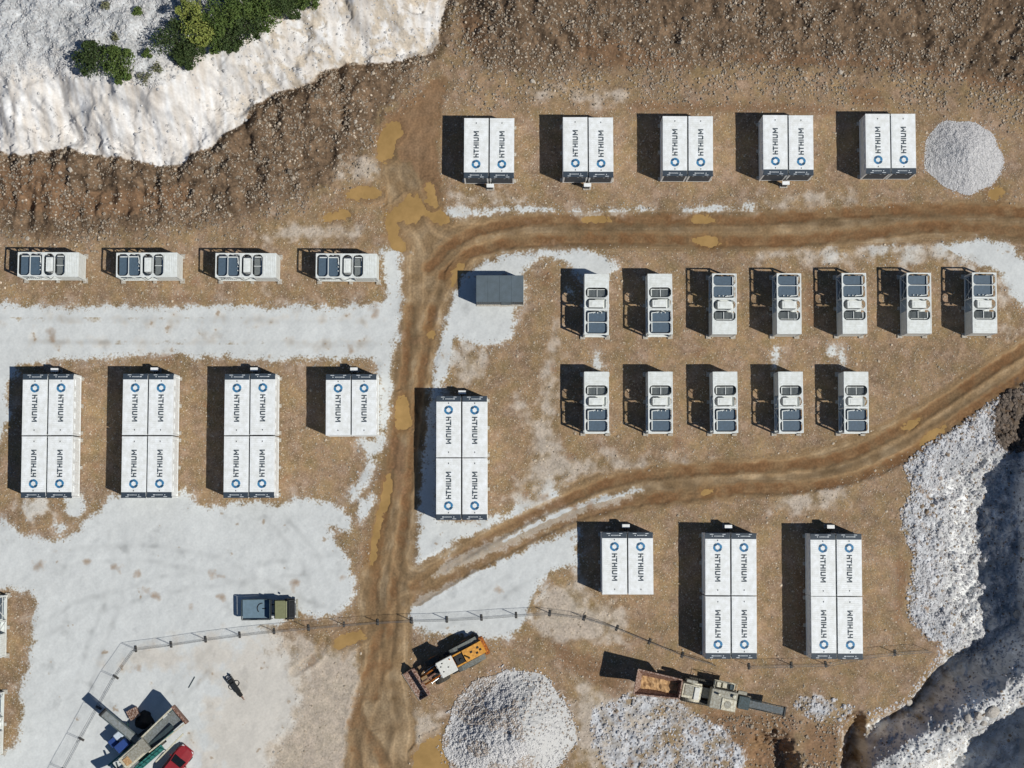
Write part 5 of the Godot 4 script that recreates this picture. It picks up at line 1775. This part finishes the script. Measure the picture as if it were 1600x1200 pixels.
func build_screener() -> void:
	# local x runs up the main feed box, towards the upper right of the yard
	var at := W(230, 1160, 1.2)
	at.y = 0.0
	var t := thing("mobile_screener", "teal and blue mobile screening machine with dark side conveyor and cream feed box", "screener", at, heading(0.755, -0.655))
	var inv := Transform3D(Basis(Vector3.UP, heading(0.755, -0.655)), at).affine_inverse()
	var place := func(px: float, py: float, h: float) -> Vector3: return inv * W(px, py, h)
	# chassis and tracks
	var ch := Shape.new()
	for s in [-1.0, 1.0]:
		ch.bar(Vector3(-4.4, 1.0, s * 0.8), Vector3(2.6, 1.0, s * 0.8), 0.16, 0.26, 0.02)
	for k in 7: ch.bar(Vector3(-4.0 + k * 1.0, 1.0, -0.8), Vector3(-4.0 + k * 1.0, 1.0, 0.8), 0.12, 0.16)
	part("chassis", ch, "teal_paint", t)
	for s in [-1.0, 1.0]:
		var tr := Shape.new()
		var ring := PackedVector2Array()
		for k in 8: ring.append(Vector2(0.9 + cos(-PI / 2 + PI * k / 7.0) * 0.42, 0.45 + sin(-PI / 2 + PI * k / 7.0) * 0.42))
		for k in 8: ring.append(Vector2(-2.2 + cos(PI / 2 + PI * k / 7.0) * 0.42, 0.45 + sin(PI / 2 + PI * k / 7.0) * 0.42))
		tr.side_prism(ring, s * 0.95 - 0.22, s * 0.95 + 0.22)
		part("crawler_track", tr, "mud_rubber", t)
	# feed box: two long rails, an end plate and a belt lying in it
	var f0 := Vector3(0.0, 2.2, 0.1)
	var f1 := Vector3(4.6, 3.0, 0.1)
	for s in [-1.0, 1.0]:
		var sp := Shape.new()
		sp.bar(f0 + Vector3(0, 0.25, s * 0.78), f1 + Vector3(0, 0.25, s * 0.98), 0.14, 0.8, 0.02)
		part("feed_box_side", sp, "plant_cream", t)
	part("feed_box_end", Shape.new().box(f1 + Vector3(0.06, 0.1, 0), Vector3(0.26, 1.0, 2.2), 0.03), "rust_steel", t)
	part("feed_belt", Shape.new().bar(f0 + Vector3(0, 0.02, 0), f1 + Vector3(-0.1, 0.02, 0), 1.5, 0.06), "belt_grey", t)
	part("feed_belt_cover", Shape.new().bar(f0 + Vector3(0.2, 0.1, 0.35), f1 + Vector3(-1.2, 0.16, 0.35), 0.4, 0.12), "slate_steel", t)
	var fl := Shape.new()
	for x in [0.6, 3.8]:
		for s in [-0.75, 0.75]:
			fl.bar(Vector3(x, 0.9 if x < 2.0 else 0.0, s), Vector3(x, 2.2, s), 0.12, 0.12)
	part("feed_box_legs", fl, "teal_paint", t)
	# screen deck and chute
	part("screen_box", Shape.new().box(Vector3(-1.5, 2.35, 0.1), Vector3(2.6, 0.9, 1.35), 0.05, Basis(Vector3(0, 0, 1), 0.12)), "plant_cream", t)
	part("screen_deck", Shape.new().box(Vector3(-1.35, 2.86, 0.1), Vector3(1.9, 0.06, 1.0), 0.02, Basis(Vector3(0, 0, 1), 0.12)), "plant_grey", t)
	part("screen_dirt", Shape.new().box(Vector3(-2.2, 2.78, 0.15), Vector3(0.7, 0.12, 0.8), 0.05, Basis(Vector3(0, 0, 1), 0.12)), "loose_dirt", t)
	part("chute", Shape.new().side_prism(PackedVector2Array([Vector2(-0.4, 2.2), Vector2(0.3, 2.2), Vector2(0.4, 3.1), Vector2(-0.4, 2.95)]), -0.6, 0.75), "plant_grey", t)
	# teal walkway with rails on the lower right side
	part("walkway", Shape.new().box(Vector3(-0.9, 1.6, 1.35), Vector3(3.8, 0.06, 0.6), 0.01), "teal_paint", t)
	var rl := Shape.new()
	for k in 8:
		rl.tube(Vector3(-2.7 + k * 0.52, 1.6, 1.62), Vector3(-2.7 + k * 0.52, 2.65, 1.62), 0.035, -1.0, 6)
	for y in [2.1, 2.65]: rl.tube(Vector3(-2.75, y, 1.62), Vector3(1.0, y, 1.62), 0.035, -1.0, 6)
	part("walkway_rail", rl, "teal_paint", t)
	part("feed_rail", Shape.new().bar(Vector3(-0.6, 1.2, 2.0), Vector3(3.4, 1.9, 1.7), 0.16, 0.12, 0.02), "plant_cream", t)
	# blue power pack on the left
	part("power_pack", Shape.new().box(Vector3(-1.9, 1.65, -1.35), Vector3(1.25, 1.1, 0.85), 0.05), "blue_paint", t)
	part("fuel_tank", Shape.new().box(Vector3(-1.35, 1.35, -2.35), Vector3(1.35, 0.8, 0.72), 0.08), "pale_blue", t)
	part("tank_end", Shape.new().box(Vector3(-2.45, 1.3, -2.2), Vector3(0.75, 0.7, 0.8), 0.06), "blue_paint", t)
	var os := Shape.new()
	for a in [[-0.5, -2.8], [-2.0, -2.8], [-2.7, -2.7]]:
		os.bar(Vector3(a[0], 0.05, a[1]), Vector3(a[0], 1.2, a[1] + 0.4), 0.12, 0.12)
	os.bar(Vector3(-2.8, 0.9, -2.1), Vector3(-0.5, 0.9, -2.1), 0.14, 0.14)
	part("outrigger", os, "teal_paint", t)
	# conveyors
	belt(t, place.call(216, 1158, 1.6), place.call(161, 1113, 3.3), 0.82, "slate_steel", "belt_grey")
	belt(t, place.call(214, 1186, 1.7), place.call(176, 1222, 3.4), 0.82, "slate_steel", "belt_grey")
	var stay := Shape.new()
	stay.bar(place.call(196, 1144, 0.9), place.call(180, 1130, 2.5), 0.09, 0.09)
	part("conveyor_stay", stay, "slate_steel", t)
	var mid_arm := Shape.new()
	mid_arm.bar(Vector3(-3.2, 2.4, -0.5), Vector3(-3.8, 2.2, 1.0), 0.14, 0.14)
	mid_arm.bar(Vector3(-3.2, 2.4, 0.8), Vector3(-4.4, 1.1, 0.6), 0.14, 0.14)
	part("rear_arm", mid_arm, "slate_steel", t)
	# dark heap under the belt and a crate beside it
	var p := W(226, 1126)
	var fn := noise_of(91, 0.8, 3)
	var heap := thing("dark_heap", "small black heap beneath the screener's feed box", "heap", Vector3(p.x, 0, p.z))
	var hs := Shape.new()
	var hp := func(r: int, a: int) -> Vector3:
		var ang := TAU * a / 28.0
		var d := r / 8.0 * (1.05 + 0.12 * sin(ang * 3.0))
		return Vector3(cos(ang) * d, 0.85 * (1.0 - r / 8.0) - 0.05 + fn.get_noise_2d(cos(ang) * d * 2.0, sin(ang) * d * 2.0) * 0.12, sin(ang) * d)
	for r in 8:
		for a in 28:
			hs.quad(hp.call(r, a), hp.call(r + 1, a), hp.call(r + 1, (a + 1) % 28), hp.call(r, (a + 1) % 28), Vector3(0, -20, 0))
	part("heap_body", hs, "dark_mound", heap)
	var c := W(210, 1114)
	var crate := thing("pallet_crate", "small grey-brown slatted crate above the screener's conveyor", "crate", Vector3(c.x, 0, c.z), 0.5)
	for k in 6:
		part("slat", Shape.new().box(Vector3(-0.45 + k * 0.18, 0.62, 0), Vector3(0.14, 0.03, 1.0), 0.005), "mud_steel", crate)
	for s in [-1.0, 1.0]:
		part("side_panel", Shape.new().box(Vector3(0, 0.32, s * 0.46), Vector3(1.04, 0.56, 0.05), 0.01), "mud_steel", crate)
		part("side_panel", Shape.new().box(Vector3(s * 0.5, 0.32, 0), Vector3(0.05, 0.56, 0.84), 0.01), "mud_steel", crate)


func build_truck() -> void:
	# local x forward
	var at := W(421, 952, 1.0)
	at.y = 0.0
	var t := thing("flatbed_truck", "small dark truck with a blue dropside bed and olive cab roof on white gravel", "truck", at, heading(1.0, -0.015))
	var fr := Shape.new()
	for s in [-1.0, 1.0]: fr.box(Vector3(-0.1, 0.62, s * 0.42), Vector3(5.2, 0.18, 0.12), 0.01)
	part("chassis", fr, "dark_steel", t)
	part("bed_floor", Shape.new().box(Vector3(-1.28, 0.93, 0), Vector3(2.75, 0.08, 1.92), 0.01), "bed_blue", t)
	for s in [-1.0, 1.0]:
		part("side_board", Shape.new().box(Vector3(-1.28, 1.15, s * 1.0), Vector3(2.85, 0.42, 0.06), 0.01), "slate_steel", t)
	part("tailgate", Shape.new().box(Vector3(-2.72, 1.15, 0), Vector3(0.06, 0.42, 1.92), 0.01), "slate_steel", t)
	part("headboard", Shape.new().box(Vector3(0.14, 1.35, 0), Vector3(0.08, 0.85, 1.96), 0.01), "slate_steel", t)
	var hoop := Shape.new()
	for s in [-1.0, 1.0]: hoop.tube(Vector3(0.3, 0.8, s * 0.9), Vector3(0.3, 1.85, s * 0.9), 0.035, -1.0, 8)
	hoop.tube(Vector3(0.3, 1.85, -0.9), Vector3(0.3, 1.85, 0.9), 0.035, -1.0, 8)
	part("roll_hoop", hoop, "dark_steel", t)
	part("cab_body", Shape.new().side_prism(PackedVector2Array([Vector2(0.5, 0.55), Vector2(2.5, 0.55), Vector2(2.55, 1.15), Vector2(1.95, 1.25), Vector2(0.5, 1.25)]), -0.9, 0.9), "dark_steel", t)
	part("cab_glass", Shape.new().side_prism(PackedVector2Array([Vector2(0.56, 1.25), Vector2(1.98, 1.25), Vector2(1.62, 1.8), Vector2(0.6, 1.8)]), -0.84, 0.84), "glass_dark", t)
	part("cab_roof", Shape.new().box(Vector3(1.17, 1.84, 0), Vector3(1.02, 0.09, 1.78), 0.035), "olive_paint", t)
	part("sun_visor", Shape.new().box(Vector3(1.76, 1.72, 0), Vector3(0.14, 0.04, 1.6), 0.01, Basis(Vector3(0, 0, 1), -0.5)), "olive_paint", t)
	part("bonnet", Shape.new().box(Vector3(2.26, 1.2, 0), Vector3(0.5, 0.1, 1.6), 0.03), "dark_steel", t)
	part("grille", Shape.new().box(Vector3(2.56, 0.9, 0), Vector3(0.06, 0.34, 1.1), 0.01), "chrome", t)
	part("bumper", Shape.new().box(Vector3(2.68, 0.62, 0), Vector3(0.2, 0.26, 1.9), 0.04), "plant_grey", t)
	for s in [-1.0, 1.0]:
		part("headlight", Shape.new().tube(Vector3(2.52, 0.92, s * 0.72), Vector3(2.6, 0.92, s * 0.72), 0.13, -1.0, 12), "lamp_glass", t)
		part("mirror", Shape.new().box(Vector3(1.9, 1.5, s * 1.05), Vector3(0.08, 0.28, 0.18), 0.02), "dark_steel", t)
		part("mudguard", Shape.new().box(Vector3(2.0, 0.98, s * 0.9), Vector3(0.95, 0.1, 0.26), 0.03), "dark_steel", t)
		wheel(t, Vector3(1.95, 0.4, s * 0.86), 0.4, 0.24, "black_rubber", "plant_grey")
		wheel(t, Vector3(-1.6, 0.4, s * 0.84), 0.4, 0.32, "black_rubber", "plant_grey")
	# a length of hose lying in the bed
	var hz := thing("hose", "black hose curled on the truck's blue bed", "hose", at + Vector3(-0.7, 0.975, -0.1))
	var hs := Shape.new()
	for k in 14:
		var a := PI * 0.75 + k * 0.17
		var b := a + 0.17
		hs.tube(Vector3(cos(a) * 0.5, 0.035, sin(a) * 0.5), Vector3(cos(b) * 0.5, 0.035, sin(b) * 0.5), 0.04, -1.0, 6)
	part("coil", hs, "black_rubber", hz)
	part("nozzle", Shape.new().tube(Vector3(0.0, 0.035, 0.05), Vector3(0.35, 0.035, 0.0), 0.035, 0.05, 6), "black_rubber", hz)


func build_car() -> void:
	var at := W(273, 1196, 0.8)
	at.y = 0.0
	var t := thing("red_car", "red car with black windscreen parked beside the screener, cut by the bottom edge", "car", at, heading(0.62, -0.79))
	# body sections along x (front +): half width, sill, shoulder
	var secs := [[-2.1, 0.66, 0.42, 0.8], [-1.95, 0.8, 0.3, 0.92], [-1.3, 0.86, 0.26, 0.96], [0.0, 0.88, 0.25, 0.95], [0.9, 0.87, 0.26, 0.92], [1.55, 0.83, 0.28, 0.83], [1.98, 0.72, 0.32, 0.7], [2.12, 0.56, 0.4, 0.58]]
	var bd := Shape.new()
	for k in secs.size() - 1:
		var a: Array = secs[k]
		var b: Array = secs[k + 1]
		var ra := [Vector3(a[0], a[2], -a[1]), Vector3(a[0], a[3] - 0.12, -a[1]), Vector3(a[0], a[3], -a[1] + 0.14), Vector3(a[0], a[3] + 0.03, 0), Vector3(a[0], a[3], a[1] - 0.14), Vector3(a[0], a[3] - 0.12, a[1]), Vector3(a[0], a[2], a[1])]
		var rb := [Vector3(b[0], b[2], -b[1]), Vector3(b[0], b[3] - 0.12, -b[1]), Vector3(b[0], b[3], -b[1] + 0.14), Vector3(b[0], b[3] + 0.03, 0), Vector3(b[0], b[3], b[1] - 0.14), Vector3(b[0], b[3] - 0.12, b[1]), Vector3(b[0], b[2], b[1])]
		var mid := Vector3((a[0] + b[0]) * 0.5, 0.5, 0)
		for q in 6: bd.quad(ra[q], ra[q + 1], rb[q + 1], rb[q], mid)
		bd.quad(ra[0], ra[6], rb[6], rb[0], mid)
	for e in [[secs[0], 1.0], [secs[-1], -1.0]]:
		var a: Array = e[0]
		bd.quad(Vector3(a[0], a[2], -a[1]), Vector3(a[0], a[3] - 0.1, -a[1]), Vector3(a[0], a[3] - 0.1, a[1]), Vector3(a[0], a[2], a[1]), Vector3(a[0] + e[1], 0.5, 0))
	part("body", bd, "car_red", t)
	part("windows", Shape.new().side_prism(PackedVector2Array([Vector2(-1.75, 0.94), Vector2(0.95, 0.93), Vector2(0.3, 1.4), Vector2(-1.1, 1.42)]), -0.72, 0.72), "glass_dark", t)
	part("roof", Shape.new().box(Vector3(-0.42, 1.44, 0), Vector3(1.45, 0.07, 1.28), 0.03), "car_red", t)
	for s in [-1.0, 1.0]:
		part("pillar", Shape.new().bar(Vector3(0.95, 0.95, s * 0.72), Vector3(0.28, 1.42, s * 0.62), 0.07, 0.06, 0.01), "car_red", t)
		part("pillar", Shape.new().bar(Vector3(-1.7, 0.95, s * 0.72), Vector3(-1.1, 1.43, s * 0.62), 0.1, 0.07, 0.01), "car_red", t)
		part("headlight", Shape.new().box(Vector3(1.95, 0.62, s * 0.56), Vector3(0.2, 0.12, 0.26), 0.03), "lamp_glass", t)
		part("mirror", Shape.new().box(Vector3(0.6, 1.0, s * 0.96), Vector3(0.12, 0.12, 0.18), 0.03), "car_red", t)
		wheel(t, Vector3(1.3, 0.31, s * 0.78), 0.31, 0.2)
		wheel(t, Vector3(-1.3, 0.31, s * 0.78), 0.31, 0.2)


func build_small_things() -> void:
	# hydraulic hammer lying on the gravel
	var at := W(366, 1071, 0.2)
	at.y = ground_at(at.x, at.z)
	var t := thing("hydraulic_hammer", "black hydraulic breaker hammer lying on the pale gravel", "hammer", at, heading(27, 38))
	part("bracket", Shape.new().side_prism(PackedVector2Array([Vector2(-1.15, 0.05), Vector2(-0.3, 0.02), Vector2(-0.2, 0.45), Vector2(-0.9, 0.55), Vector2(-1.15, 0.4)]), -0.3, -0.22), "dark_steel", t)
	part("bracket", Shape.new().side_prism(PackedVector2Array([Vector2(-1.15, 0.05), Vector2(-0.3, 0.02), Vector2(-0.2, 0.45), Vector2(-0.9, 0.55), Vector2(-1.15, 0.4)]), 0.22, 0.3), "dark_steel", t)
	part("head_plate", Shape.new().box(Vector3(-0.55, 0.26, 0), Vector3(0.3, 0.4, 0.42), 0.03), "dark_steel", t)
	for x in [-1.0, -0.8]:
		part("pin", Shape.new().tube(Vector3(x, 0.3, -0.36), Vector3(x, 0.3, 0.36), 0.06, -1.0, 8), "chrome", t)
	part("body", Shape.new().box(Vector3(0.25, 0.27, 0), Vector3(1.2, 0.46, 0.46), 0.06), "dark_steel", t)
	part("lower_body", Shape.new().box(Vector3(1.05, 0.24, 0), Vector3(0.5, 0.36, 0.36), 0.05), "black_rubber", t)
	part("chisel", Shape.new().tube(Vector3(1.2, 0.2, 0), Vector3(1.75, 0.12, 0), 0.09, 0.05, 10), "mud_steel", t)
	for s in [-1.0, 1.0]:
		var hs := Shape.new()
		for k in 12:
			var a := -PI * 0.5 + k * PI / 12.0
			var b := a + PI / 12.0
			hs.tube(Vector3(-0.05 + sin(a) * 0.28, 0.08, s * (0.24 + cos(a) * 0.34)), Vector3(-0.05 + sin(b) * 0.28, 0.08, s * (0.24 + cos(b) * 0.34)), 0.03, -1.0, 6)
		part("hose", hs, "black_rubber", t)
	# a bar left on the ground
	var p := W(300, 1066)
	var bar_ := thing("steel_bar", "thin dark steel bar lying on white gravel left of the breaker hammer", "bar", Vector3(p.x, ground_at(p.x, p.z), p.z), heading(10, -18))
	var st := Shape.new().bar(Vector3(-0.62, 0.03, 0), Vector3(0.62, 0.03, 0), 0.07, 0.07, 0.008)
	st.bar(Vector3(-0.62, 0.06, -0.035), Vector3(0.62, 0.06, -0.035), 0.012, 0.03)
	part("bar", st, "slate_steel", bar_)


# ------------------------------------------------------------------ plants
func build_trees() -> void:
	# picture spot, crown radius, height, kind, label
	var list := [
		[143, 93, 1.75, 2.4, "leaf_dark", "left of the two round dark bushes on the grey scree"],
		[186, 101, 1.75, 2.3, "leaf_mid", "right of the two round dark bushes on the grey scree"],
		[272, 62, 2.0, 3.4, "leaf_dark", "dark tree at the left tip of the grove"],
		[296, 82, 1.5, 2.6, "leaf_dark", "low dark tree at the lower tip of the grove"],
		[296, 14, 1.3, 4.6, "leaf_light", "pale yellow-green tree at the top left of the grove"],
		[310, 42, 1.5, 4.4, "leaf_light", "pale green tree in the middle of the grove's left side"],
		[332, 58, 1.4, 3.0, "leaf_mid", "mid-green tree inside the grove below the pale ones"],
		[356, 62, 1.3, 3.0, "leaf_dark", "small dark tree on the grove's lower edge"],
		[345, 22, 1.9, 4.0, "leaf_mid", "broad mid-green tree at the heart of the grove"],
		[382, 36, 1.7, 3.8, "leaf_dark", "dark tree right of the grove's heart"],
		[380, 4, 1.9, 4.0, "leaf_mid", "tree at the top edge in the middle of the grove"],
		[412, 20, 1.7, 3.6, "leaf_mid", "mid-green tree in the grove's right half"],
		[424, -4, 1.8, 3.8, "leaf_dark", "dark tree at the top edge in the grove's right half"],
		[452, 4, 1.5, 3.2, "leaf_dark", "rightmost dark tree of the grove at the top edge"],
		[478, -8, 1.4, 3.0, "leaf_mid", "tree at the top edge past the grove's right end"],
		[214, 17, 0.6, 0.9, "leaf_mid", "small lone shrub on the scree near the top edge"],
		[229, 84, 0.6, 0.9, "leaf_mid", "small shrub between the round bushes and the grove"],
		[226, 122, 0.9, 0.8, "leaf_dry", "thin grey-green shrub on the brow of the quarry face"],
		[246, 106, 0.8, 0.7, "leaf_dry", "sparse grey shrub under the grove's lower tip"],
		[166, 8, 0.5, 0.6, "leaf_dry", "tiny dry shrub on the scree at the top edge"],
		[180, 57, 0.5, 0.6, "leaf_dry", "tiny grey shrub on the scree above the round bushes"]]
	for a in list:
		var h: float = a[3]
		var r: float = a[2]
		var p := on_ground(a[0], a[1])
		var q := W(a[0], a[1], p.y + h * 0.55)
		p = Vector3(q.x, ground_at(q.x, q.z), q.z)
		var small := h < 1.5
		var t := thing("shrub" if small else "tree", a[5], "shrub" if small else "tree", p, rng.randf() * TAU, "plants above the quarry face")
		var tr := Shape.new()
		var limbs := 3 if small else 6
		if not small: tr.tube(Vector3(0, -0.3, 0), Vector3(0.05, h * 0.45, 0.03), 0.13, 0.08, 8)
		var centres := []
		for k in limbs:
			var ang := TAU * k / limbs + rng.randf_range(-0.4, 0.4)
			var e := Vector3(cos(ang) * r * rng.randf_range(0.4, 0.7), h * rng.randf_range(0.35, 0.75), sin(ang) * r * rng.randf_range(0.4, 0.7))
			tr.tube(Vector3(0, -0.1 if small else h * rng.randf_range(0.15, 0.4), 0), e, 0.05 if not small else 0.025, 0.015, 6)
			centres.append([e, r * rng.randf_range(0.38, 0.58)])
		centres.append([Vector3(0, h * 0.78, 0), r * 0.6])
		centres.append([Vector3(0.1, h * 0.5, 0.1), r * 0.65])
		if not small:
			for k in 7:
				var ang := rng.randf() * TAU
				centres.append([Vector3(cos(ang) * r * 0.82, h * rng.randf_range(0.3, 0.7), sin(ang) * r * 0.82), r * rng.randf_range(0.18, 0.34)])
		part("trunk", tr, "bark", t)
		var cr := Shape.new()
		cr.tinted = true
		var n := 260 if small else int(1700 * r)
		if a[4] == "leaf_dry": n = 150
		for k in n:
			var c: Array = centres[rng.randi() % centres.size()]
			var dir := Vector3(rng.randf_range(-1, 1), rng.randf_range(-1, 1), rng.randf_range(-1, 1)).normalized()
			var pos: Vector3 = c[0] + dir * c[1] * pow(rng.randf(), 0.45)
			pos.y = maxf(pos.y, 0.05)
			var s := rng.randf_range(0.07, 0.15)
			var b := any_turn()
			var g := rng.randf_range(0.65, 1.25)
			cr.tint = Color(g * rng.randf_range(0.85, 1.15), g, g * 0.85)
			cr.quad(pos + b * Vector3(-s, 0, 0), pos + b * Vector3(0, 0.02, -s * 0.55), pos + b * Vector3(s, 0, 0), pos + b * Vector3(0, 0.02, s * 0.55), pos - Vector3(0, 3, 0))
		part("crown", cr, a[4], t)


func build_boulders() -> void:
	var groups := [
		["pale boulder fallen along the spur below the pit", "white boulders on the pit spur", [[1528, 1118, 0.9], [1550, 1112, 1.2], [1537, 1130, 0.7], [1512, 1122, 0.8], [1500, 1138, 0.7], [1480, 1140, 0.6], [1590, 960, 0.8], [1582, 972, 0.5], [1420, 1098, 0.8], [1430, 1104, 0.5]], Color(0.6, 0.59, 0.57)],
		["dark brown boulder in the heap at the right edge", "dark boulders above the pit", [[1578, 632, 0.7], [1590, 642, 0.8], [1572, 648, 0.6], [1586, 660, 0.7], [1596, 672, 0.8], [1580, 676, 0.5], [1596, 626, 0.6], [1566, 640, 0.5], [1590, 690, 0.7], [1574, 664, 0.5]], Color(0.19, 0.15, 0.115)],
		["white boulder resting on the brown rubble bank", "white boulders on the earth banks", [[1313, 113, 0.5], [832, 127, 0.55], [43, 373, 0.5], [614, 152, 0.4], [1564, 20, 0.4], [1162, 4, 0.4], [555, 190, 0.4], [110, 265, 0.5], [94, 270, 0.4]], Color(0.6, 0.57, 0.52)],
		["tan boulder beside the pit's upper rim", "tan boulders at the pit rim", [[1440, 790, 0.5], [1448, 800, 0.6], [1456, 790, 0.5], [1436, 808, 0.4], [1462, 806, 0.45], [1452, 780, 0.4]], Color(0.3, 0.24, 0.18)]]
	var nth := ["first", "second", "third", "fourth", "fifth", "sixth", "seventh", "eighth", "ninth", "tenth"]
	for g in groups:
		var row: Array = g[2]
		row.sort_custom(func(a, b): return a[0] < b[0])
		for k in row.size():
			var s: Array = row[k]
			var p := on_ground(s[0], s[1])
			var o := MeshInstance3D.new()
			o.name = numbered("boulder")
			o.mesh = boulder_shape(100 + k + int(s[0]), s[2], g[3])
			o.material_override = mats["stone"]
			add_child(o)
			o.position = p + Vector3(0, s[2] * 0.12, 0)
			tag(o, g[0] + ", " + nth[k] + " from the left", "boulder", g[1])


func boulder_shape(s: int, size: float, col: Color) -> ArrayMesh:
	var fn := noise_of(s, 0.9, 3)
	var st := Shape.new()
	st.tinted = true
	var r := RandomNumberGenerator.new()
	r.seed = s
	var stretch := Vector3(r.randf_range(0.8, 1.2), r.randf_range(0.6, 0.85), r.randf_range(0.8, 1.2)) * size * 0.5
	var cut := []
	for k in 7: cut.append([Vector3(r.randf_range(-1, 1), r.randf_range(-0.4, 1), r.randf_range(-1, 1)).normalized(), r.randf_range(0.72, 0.92)])
	var pt := func(i: int, j: int) -> Vector3:
		var a := TAU * (j % 12) / 12.0
		var b := PI * i / 8.0
		var d := Vector3(sin(b) * cos(a), cos(b), sin(b) * sin(a))
		var m := 1.0 + fn.get_noise_3d(d.x, d.y, d.z) * 0.35
		for c in cut:
			var e: float = d.dot(c[0])
			if e > 0.05: m = minf(m, c[1] / e)
		return d * m * stretch
	for i in 8:
		for j in 12:
			var g := r.randf_range(0.88, 1.1)
			st.tint = Color(col.r * g, col.g * g, col.b * g)
			st.quad(pt.call(i, j), pt.call(i + 1, j), pt.call(i + 1, j + 1), pt.call(i, j + 1), Vector3.ZERO)
	return st.finish()
